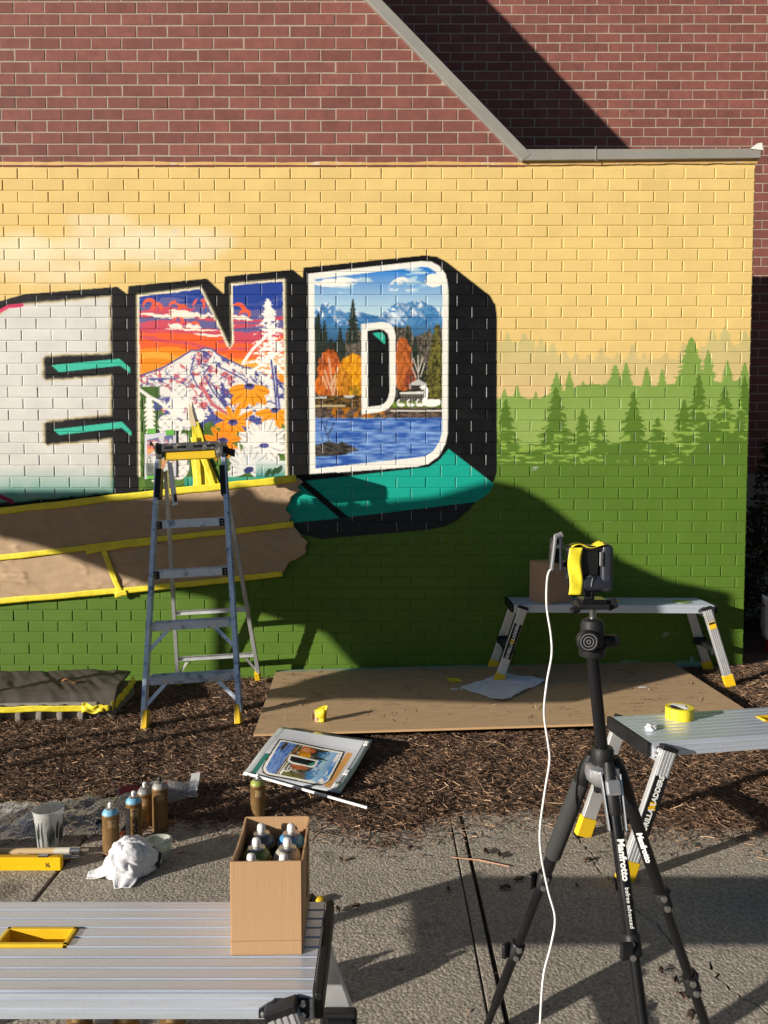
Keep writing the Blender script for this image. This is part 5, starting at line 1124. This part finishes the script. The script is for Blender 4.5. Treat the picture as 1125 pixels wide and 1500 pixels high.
fold = np.abs(fbm(rx*1.5+rz_*1.1+7, ry*1.5-rz_*.8, 631, 2)-.5)*2; fold2 = np.abs(fbm(rx*2.6+rz_*2.0+3, ry*2.6+rz_*1.4, 637, 2)-.5)*2; und = fbm(rx*1.3+5, ry*1.3+rz_, 641)
rad = .84+.30*und-.15*(1-fold)**3-.04*(1-fold2)**3
low = np.clip(-rz_, 0, 1)
rX = rx*rad*.105*(1+.25*low); rY = ry*rad*.090*(1+.25*low); rZ = np.maximum(.052+rz_*rad*.085, .002+.006*fold2)
for v, q in zip(bm.verts, zip(rX, rY, rZ)): v.co = q
me = bpy.data.meshes.new('cloth'); bm.to_mesh(me); bm.free(); me.materials.append(M['cloth_white'])
for p in me.polygons: p.use_smooth = True
o = bpy.data.objects.new('cloth', me); C.objects.link(o); o.parent = rg
def tail(x0, y0, x1, y1, w0, w1, h0):
    L_ = math.hypot(x1-x0, y1-y0); dx, dy = (x1-x0)/L_, (y1-y0)/L_
    def fn(u, v):
        w_ = w0+(w1-w0)*u; k = (v-.5)*w_; f = .010*math.sin(v*5.5+u*2.1)**2*(1-.5*u)+.004*math.sin(u*6)
        return (x0+dx*L_*u-dy*k, y0+dy*L_*u+dx*k, .004+h0*(1-u)**1.4*(1-.5*abs(2*v-1))+f*(1 if u < .97 else .3))
    MB().grid(30, 18, fn).build('cloth_corner', M['cloth_white'], rg, smooth='all', thick=.003)
tail(-.03, -.01, -.150, -.040, .12, .050, .05); tail(.0, -.04, .01, -.125, .12, .060, .05)
MB().grid(10, 8, lambda u, v: (.065+.045*u, -.015+.03*v, .030+.045*v+.012*math.sin(u*5))).build('dark_smear', mat('dark_smear', (.03, .03, .035), .9, bump=.6, bscale=200), rg, smooth='all', thick=.003)
# wooden poles
for k, (a, b, nm_) in enumerate([((-60, 1247), (118, 1244), 'upper'), ((-60, 1262), (104, 1254), 'lower')]):
    A, Bv = G(*a, .018), G(*b, .018); A.z = Bv.z = .0135; d = (Bv-A).normalized()
    r = empty('wooden_pole', A, label=('longer' if k == 0 else 'shorter')+' pale wooden extension pole with a threaded metal tip', cat='pole', group='wooden extension poles')
    on(MB().tube([A, Bv-d*.10], .0125, 14).build('shaft', M['wood'], smooth=True), r)
    on(MB().tube([Bv-d*.10, Bv-d*.04], .0128, 14).build('painted_end', mat('chipped_cream', (.62, .58, .48), .6, var=.1), smooth=True), r)
    on(MB().tube([Bv-d*.04, Bv], .0138, 14).build('ferrule', M['steel'], smooth=True), r)
    on(MB().tube([Bv+d*(.0+.0022*i) for i in range(16)], [.009 if i % 2 else .0072 for i in range(16)], 12).build('thread', M['steel']), r)
# spirit level
A, Bv = G(-40, 1277, 0), G(88, 1277, 0)
lv = empty('spirit_level', tuple((A+Bv)/2+Vector((0, .018, 0))), label='yellow box spirit level lying in front of the wooden poles', cat='level'); hl = (Bv-A).length/2
MB().box((0, 0, .026), (2*hl, .026, .050)).build('beam', M['level_yellow'], lv, bevel=.002)
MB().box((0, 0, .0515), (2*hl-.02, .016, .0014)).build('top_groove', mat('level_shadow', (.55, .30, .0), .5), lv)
MB().box((hl-.068, 0, .0525), (.040, .018, .003)).build('vial_window', M['dark_glass'], lv, bevel=.002)
MB().tube([(hl-.085, 0, .0535), (hl-.052, 0, .0535)], .0055, 12).build('vial', M['clear'], lv, smooth=True)
text_mesh('lettering', '½', .024, M['text_black'], lv, frame((1, 0, 0), (0, 0, 1), (hl-.048, -.0136, .022)), .0004)
# crumpled clear bubble wrap
bwrap = empty('bubble_wrap', (-1.40, 3.20, .0), label='crumpled sheet of clear bubble wrap behind the mixing cup', cat='bubble wrap')
def bwf(u, v):
    x = -.34+.66*u; y = -.17+.36*v; n = float(fbm(np.array(x*7), np.array(y*9), 621)); n2 = float(fbm(np.array(x*26), np.array(y*26), 623)); bub = abs(math.sin(x*210)*math.sin(y*210))
    e = min(1, 4*min(u, 1-u, v, 1-v)+.15); k = .3+.7*sst(-.05, .05, np.array(x+.12))
    return (x+.03*(n-.5), y+.03*(n2-.5)+.10*(u-.5), .018+e*(.150*(n-.25)*(1.15-.4*u)+.060*(n2-.5))+.0040*bub)
MB().grid(150, 90, bwf).build('film', M['clear'], bwrap, smooth='all')
sl = empty('plastic_wrapper', (-1.0, 3.34, .0), (0, 0, math.radians(22)), 'clear wrapper with a red header card leaning behind the spray cans', 'wrapper')
MB().grid(20, 8, lambda u, v: (-.17+.34*u, .03*v+.01*math.sin(u*6), .025+.085*v+.012*math.sin(u*9+v*3))).build('film', M['clear'], sl, smooth='all', thick=.001)
MB().grid(16, 4, lambda u, v: (-.17+.22*u, .016+.012*v+.008*math.sin(u*6), .080+.026*v+.010*math.sin(u*8))).build('header_card', mat('red_card', (.38, .05, .04), .4, var=.1), sl, smooth='all', thick=.001)
MB().grid(4, 6, lambda u, v: (.135+.040*u+.02*v, .03+.05*v, .050+.060*v)).build('white_card', M['white'], sl, thick=.001)
ol = bpy.data.materials.get('nozzle_o') or mat('orange_plastic', (.62, .16, .04), .4)
for px, py, a in ((181, 1221, .3), (252, 1207, .1), (176, 1226, 1.2)):
    q = G(px, py); z_ = max(mz(q.x, q.y), 0)+.006; tag(MB().tube([(q.x-.016*math.cos(a), q.y-.016*math.sin(a), z_), (q.x+.016*math.cos(a), q.y+.016*math.sin(a), z_)], .004, 8).build('spray_tip', ol, smooth=True), 'small orange spray tip lying among the spray cans', 'spray tip', 'loose orange spray tips')
q = G(133, 1225); bc = empty('bottle_cap_brush', (q.x, q.y, 0), label='small dark brush end with a white collar between cup and cans', cat='brush')
MB().tube([(0, 0, .008), (.012, .03, .02), (.02, .05, .045)], [.008, .010, .014], 10).build('bristles', M['black'], bc, smooth=True)
MB().tube([(-.006, -.014, .008), (0, 0, .010)], .009, 10).build('collar', M['white'], bc, smooth=True)

# ------------------------------------------------------------------ small litter
A, Bv = G(659, 1257), G(746, 1271)
tag(MB().tube([A+Vector((0, 0, .004)), (A+Bv)/2+Vector((0, .010, .006)), Bv+Vector((0, 0, .005))], [.0022, .003, .0022], 6).build('twig', mat('peeled_twig', (.50, .27, .17), .7, var=.2)), 'thin peeled pinkish twig lying across the paving joint', 'twig')
lm = mat('brown_leaf', (.085, .05, .035), .8, var=.3)
for k, (px, py) in enumerate([(712, 1250), (732, 1255), (740, 1302), (760, 1290), (657, 1305), (500, 1262), (600, 1245), (990, 1440), (1000, 1462), (968, 1425), (940, 1480), (1012, 1490), (495, 1335), (520, 1330), (820, 1210), (860, 1262), (845, 1300)]):
    q = G(px, py); a = random.uniform(0, 6); s0 = random.uniform(.009, .020)
    tag(MB().grid(5, 4, lambda u, v: (q.x+s0*((u-.5)*2*math.cos(a)-(v-.5)*math.sin(a)), q.y+s0*((u-.5)*2*math.sin(a)+(v-.5)*math.cos(a)), .004+.010*abs(math.sin(u*4+v*3)))).build('dead_leaf', lm, smooth='all', thick=.0008), 'small curled dead brown leaf on the concrete', 'leaf', 'dead leaves on the concrete')
q = G(468, 1322); cp_ = empty('can_lid', (q.x, q.y+.0, 0), label='small blue and yellow cap behind the corner of the near platform', cat='cap')
MB().lathe([(.016, 0), (.016, .02), (.013, .022)], 18, Matrix.Translation((-.028, 0, 0))).build('blue_ring', mat('navy_cap', (.02, .03, .09), .4), cp_, smooth=True)
MB().lathe([(.015, 0), (.015, .016), (.010, .019)], 18).build('yellow_top', M['yellow_plastic'], cp_, smooth=True)

# ------------------------------------------------------------------ beyond the corner of the wall
bz0 = mz(3.02, 5.72); bk = empty('red_bucket', (3.01, 5.72, bz0), label='red plastic bucket lined with a white bag past the wall corner', cat='bucket')
MB().lathe([(.13, 0), (.155, .34), (.162, .345), (.162, .36), (.150, .36), (.125, .01), (0, .01)], 30, cap1=False).build('pail', M['red_bucket'], bk, smooth=True)
def bag(u, v):
    a = u*2*PI; r = .165-.012*math.sin(a*7)*v-.010*(float(noise(np.array(u*14), np.array(v*4), 5)))-.06*max(0, v-.8)
    return (r*math.cos(a), r*math.sin(a), .40-.30*v+.02*math.sin(a*3) if v < .999 else .10)
MB().grid(50, 10, bag).build('bag', M['white'], bk, smooth='all', thick=.002)
def shrub(loc, h, r, label, seed, n=900):
    t = empty('evergreen_shrub', loc, label=label, cat='shrub', group='dark shrubs past the wall corner'); rr = random.Random(seed)
    mb = MB()
    for k in range(7):
        a = rr.uniform(0, 6.28); q = rr.uniform(.2, .7)*r; mb.tube([(0, 0, 0), (q*.4*math.cos(a), q*.4*math.sin(a), h*.4), (q*math.cos(a), q*math.sin(a), h*rr.uniform(.7, .95))], [.016, .010, .003], 6)
    mb.build('trunk', M['bark'], t, smooth=True)
    mb = MB()
    for k in range(n):
        z = rr.random()**.7*h; R_ = r*(1.05-.55*z/h)*math.sqrt(rr.random()); a = rr.uniform(0, 6.28); p = Vector((R_*math.cos(a), R_*math.sin(a), z)); l = rr.uniform(.03, .075)
        d = Vector((rr.gauss(0, 1), rr.gauss(0, 1), rr.gauss(.3, .6))).normalized(); e = d.cross(Vector((rr.random(), rr.random(), rr.random()))).normalized()*l*.3
        mb.add([tuple(p-d*l*.5), tuple(p+e), tuple(p+d*l*.5), tuple(p-e)], [(0, 1, 2, 3)])
    mb.build('crown', M['leaf'], t, fixn=False); return t
shrub((3.35, 6.25, .05), 1.75, .50, 'tall dark evergreen shrub in the shade past the wall corner', 2, 2600)
shrub((3.0, 6.45, .05), 1.15, .34, 'low dark evergreen shrub beside the red bucket', 5, 1200)
# ------------------------------------------------------------------ added, unseen canopy left of the view, cut to the outline of the wall shade
MS, KS = 1.70, 0.48
TC = 2.75                                        # distance of the canopy plane in front of the wall
def from_wall(px, py, t=TC):
    p = W(px, py, YW); return Vector((p.x-MS*t, YW-t, p.z+KS*t))
cn = empty('wall_shade_caster', (-5.0, YW-TC, 0), label='plain canvas panel on posts, added out of view to cast the wall shade', cat='shade_caster')
up = [(-60, 719), (160, 719), (170, 732), (345, 733), (351, 720), (365, 713), (380, 719), (388, 733), (440, 738), (540, 738), (640, 728), (724, 704), (760, 712), (800, 735), (850, 775), (910, 820), (980, 850), (1070, 868)]
lo = [(1072, 905), (1092, 1058), (1000, 1060), (800, 1050), (640, 1048), (560, 1010), (515, 970), (478, 928), (400, 905), (330, 880), (250, 866), (165, 838), (80, 805), (0, 786), (-60, 776)]
poly = []
for px, py in up+lo:
    p = from_wall(px, py); poly.append((p.x, p.z))
mb = MB(); mb.prism([(x+5.0, z) for x, z in poly], -.01, .01)
mb.build('shade_panel', M['canvas'], cn)
for px in (744, 330, 640):
    p = from_wall(px, 800)
    MB().bar((p.x+5.0, .02, -.02), (p.x+5.0, .02, p.z), .045, .045).build('shade_post', M['alu'], cn)
bn = empty('shade_band_block', (-2.28, 2.62, -.02), label='low square added bin on the concrete left of the work area', cat='bin')  # unseen block, added only to cast a shade band over the mulch
MB().box((0, 0, .20), (.24, .24, .40)).build('block_body', M['black'], bn, bevel=.02)
MB().box((0, 0, .425), (.26, .26, .05)).build('block_lid', M['black'], bn, bevel=.02)

# unseen building added behind the viewer, blocking low sky to deepen the shade
of = empty('sky_block_building', (12, -11, 0), label='plain two storey building added unseen behind the viewer to block low sky light', cat='building')
MB().box((0, -3, 4.4), (22, 6, 8.9)).build('wall', mat('stucco', (.22, .19, .16), .9, var=.1, vscale=2), of)
MB().box((0, -3, 9.0), (22.6, 6.6, .3)).build('roof', M['coping'], of)
for k in range(6):
    for z in (1.8, 5.6): MB().box((-9+k*3.6, .02, z), (1.5, .08, 1.7)).build('window', M['dark_glass'], of)
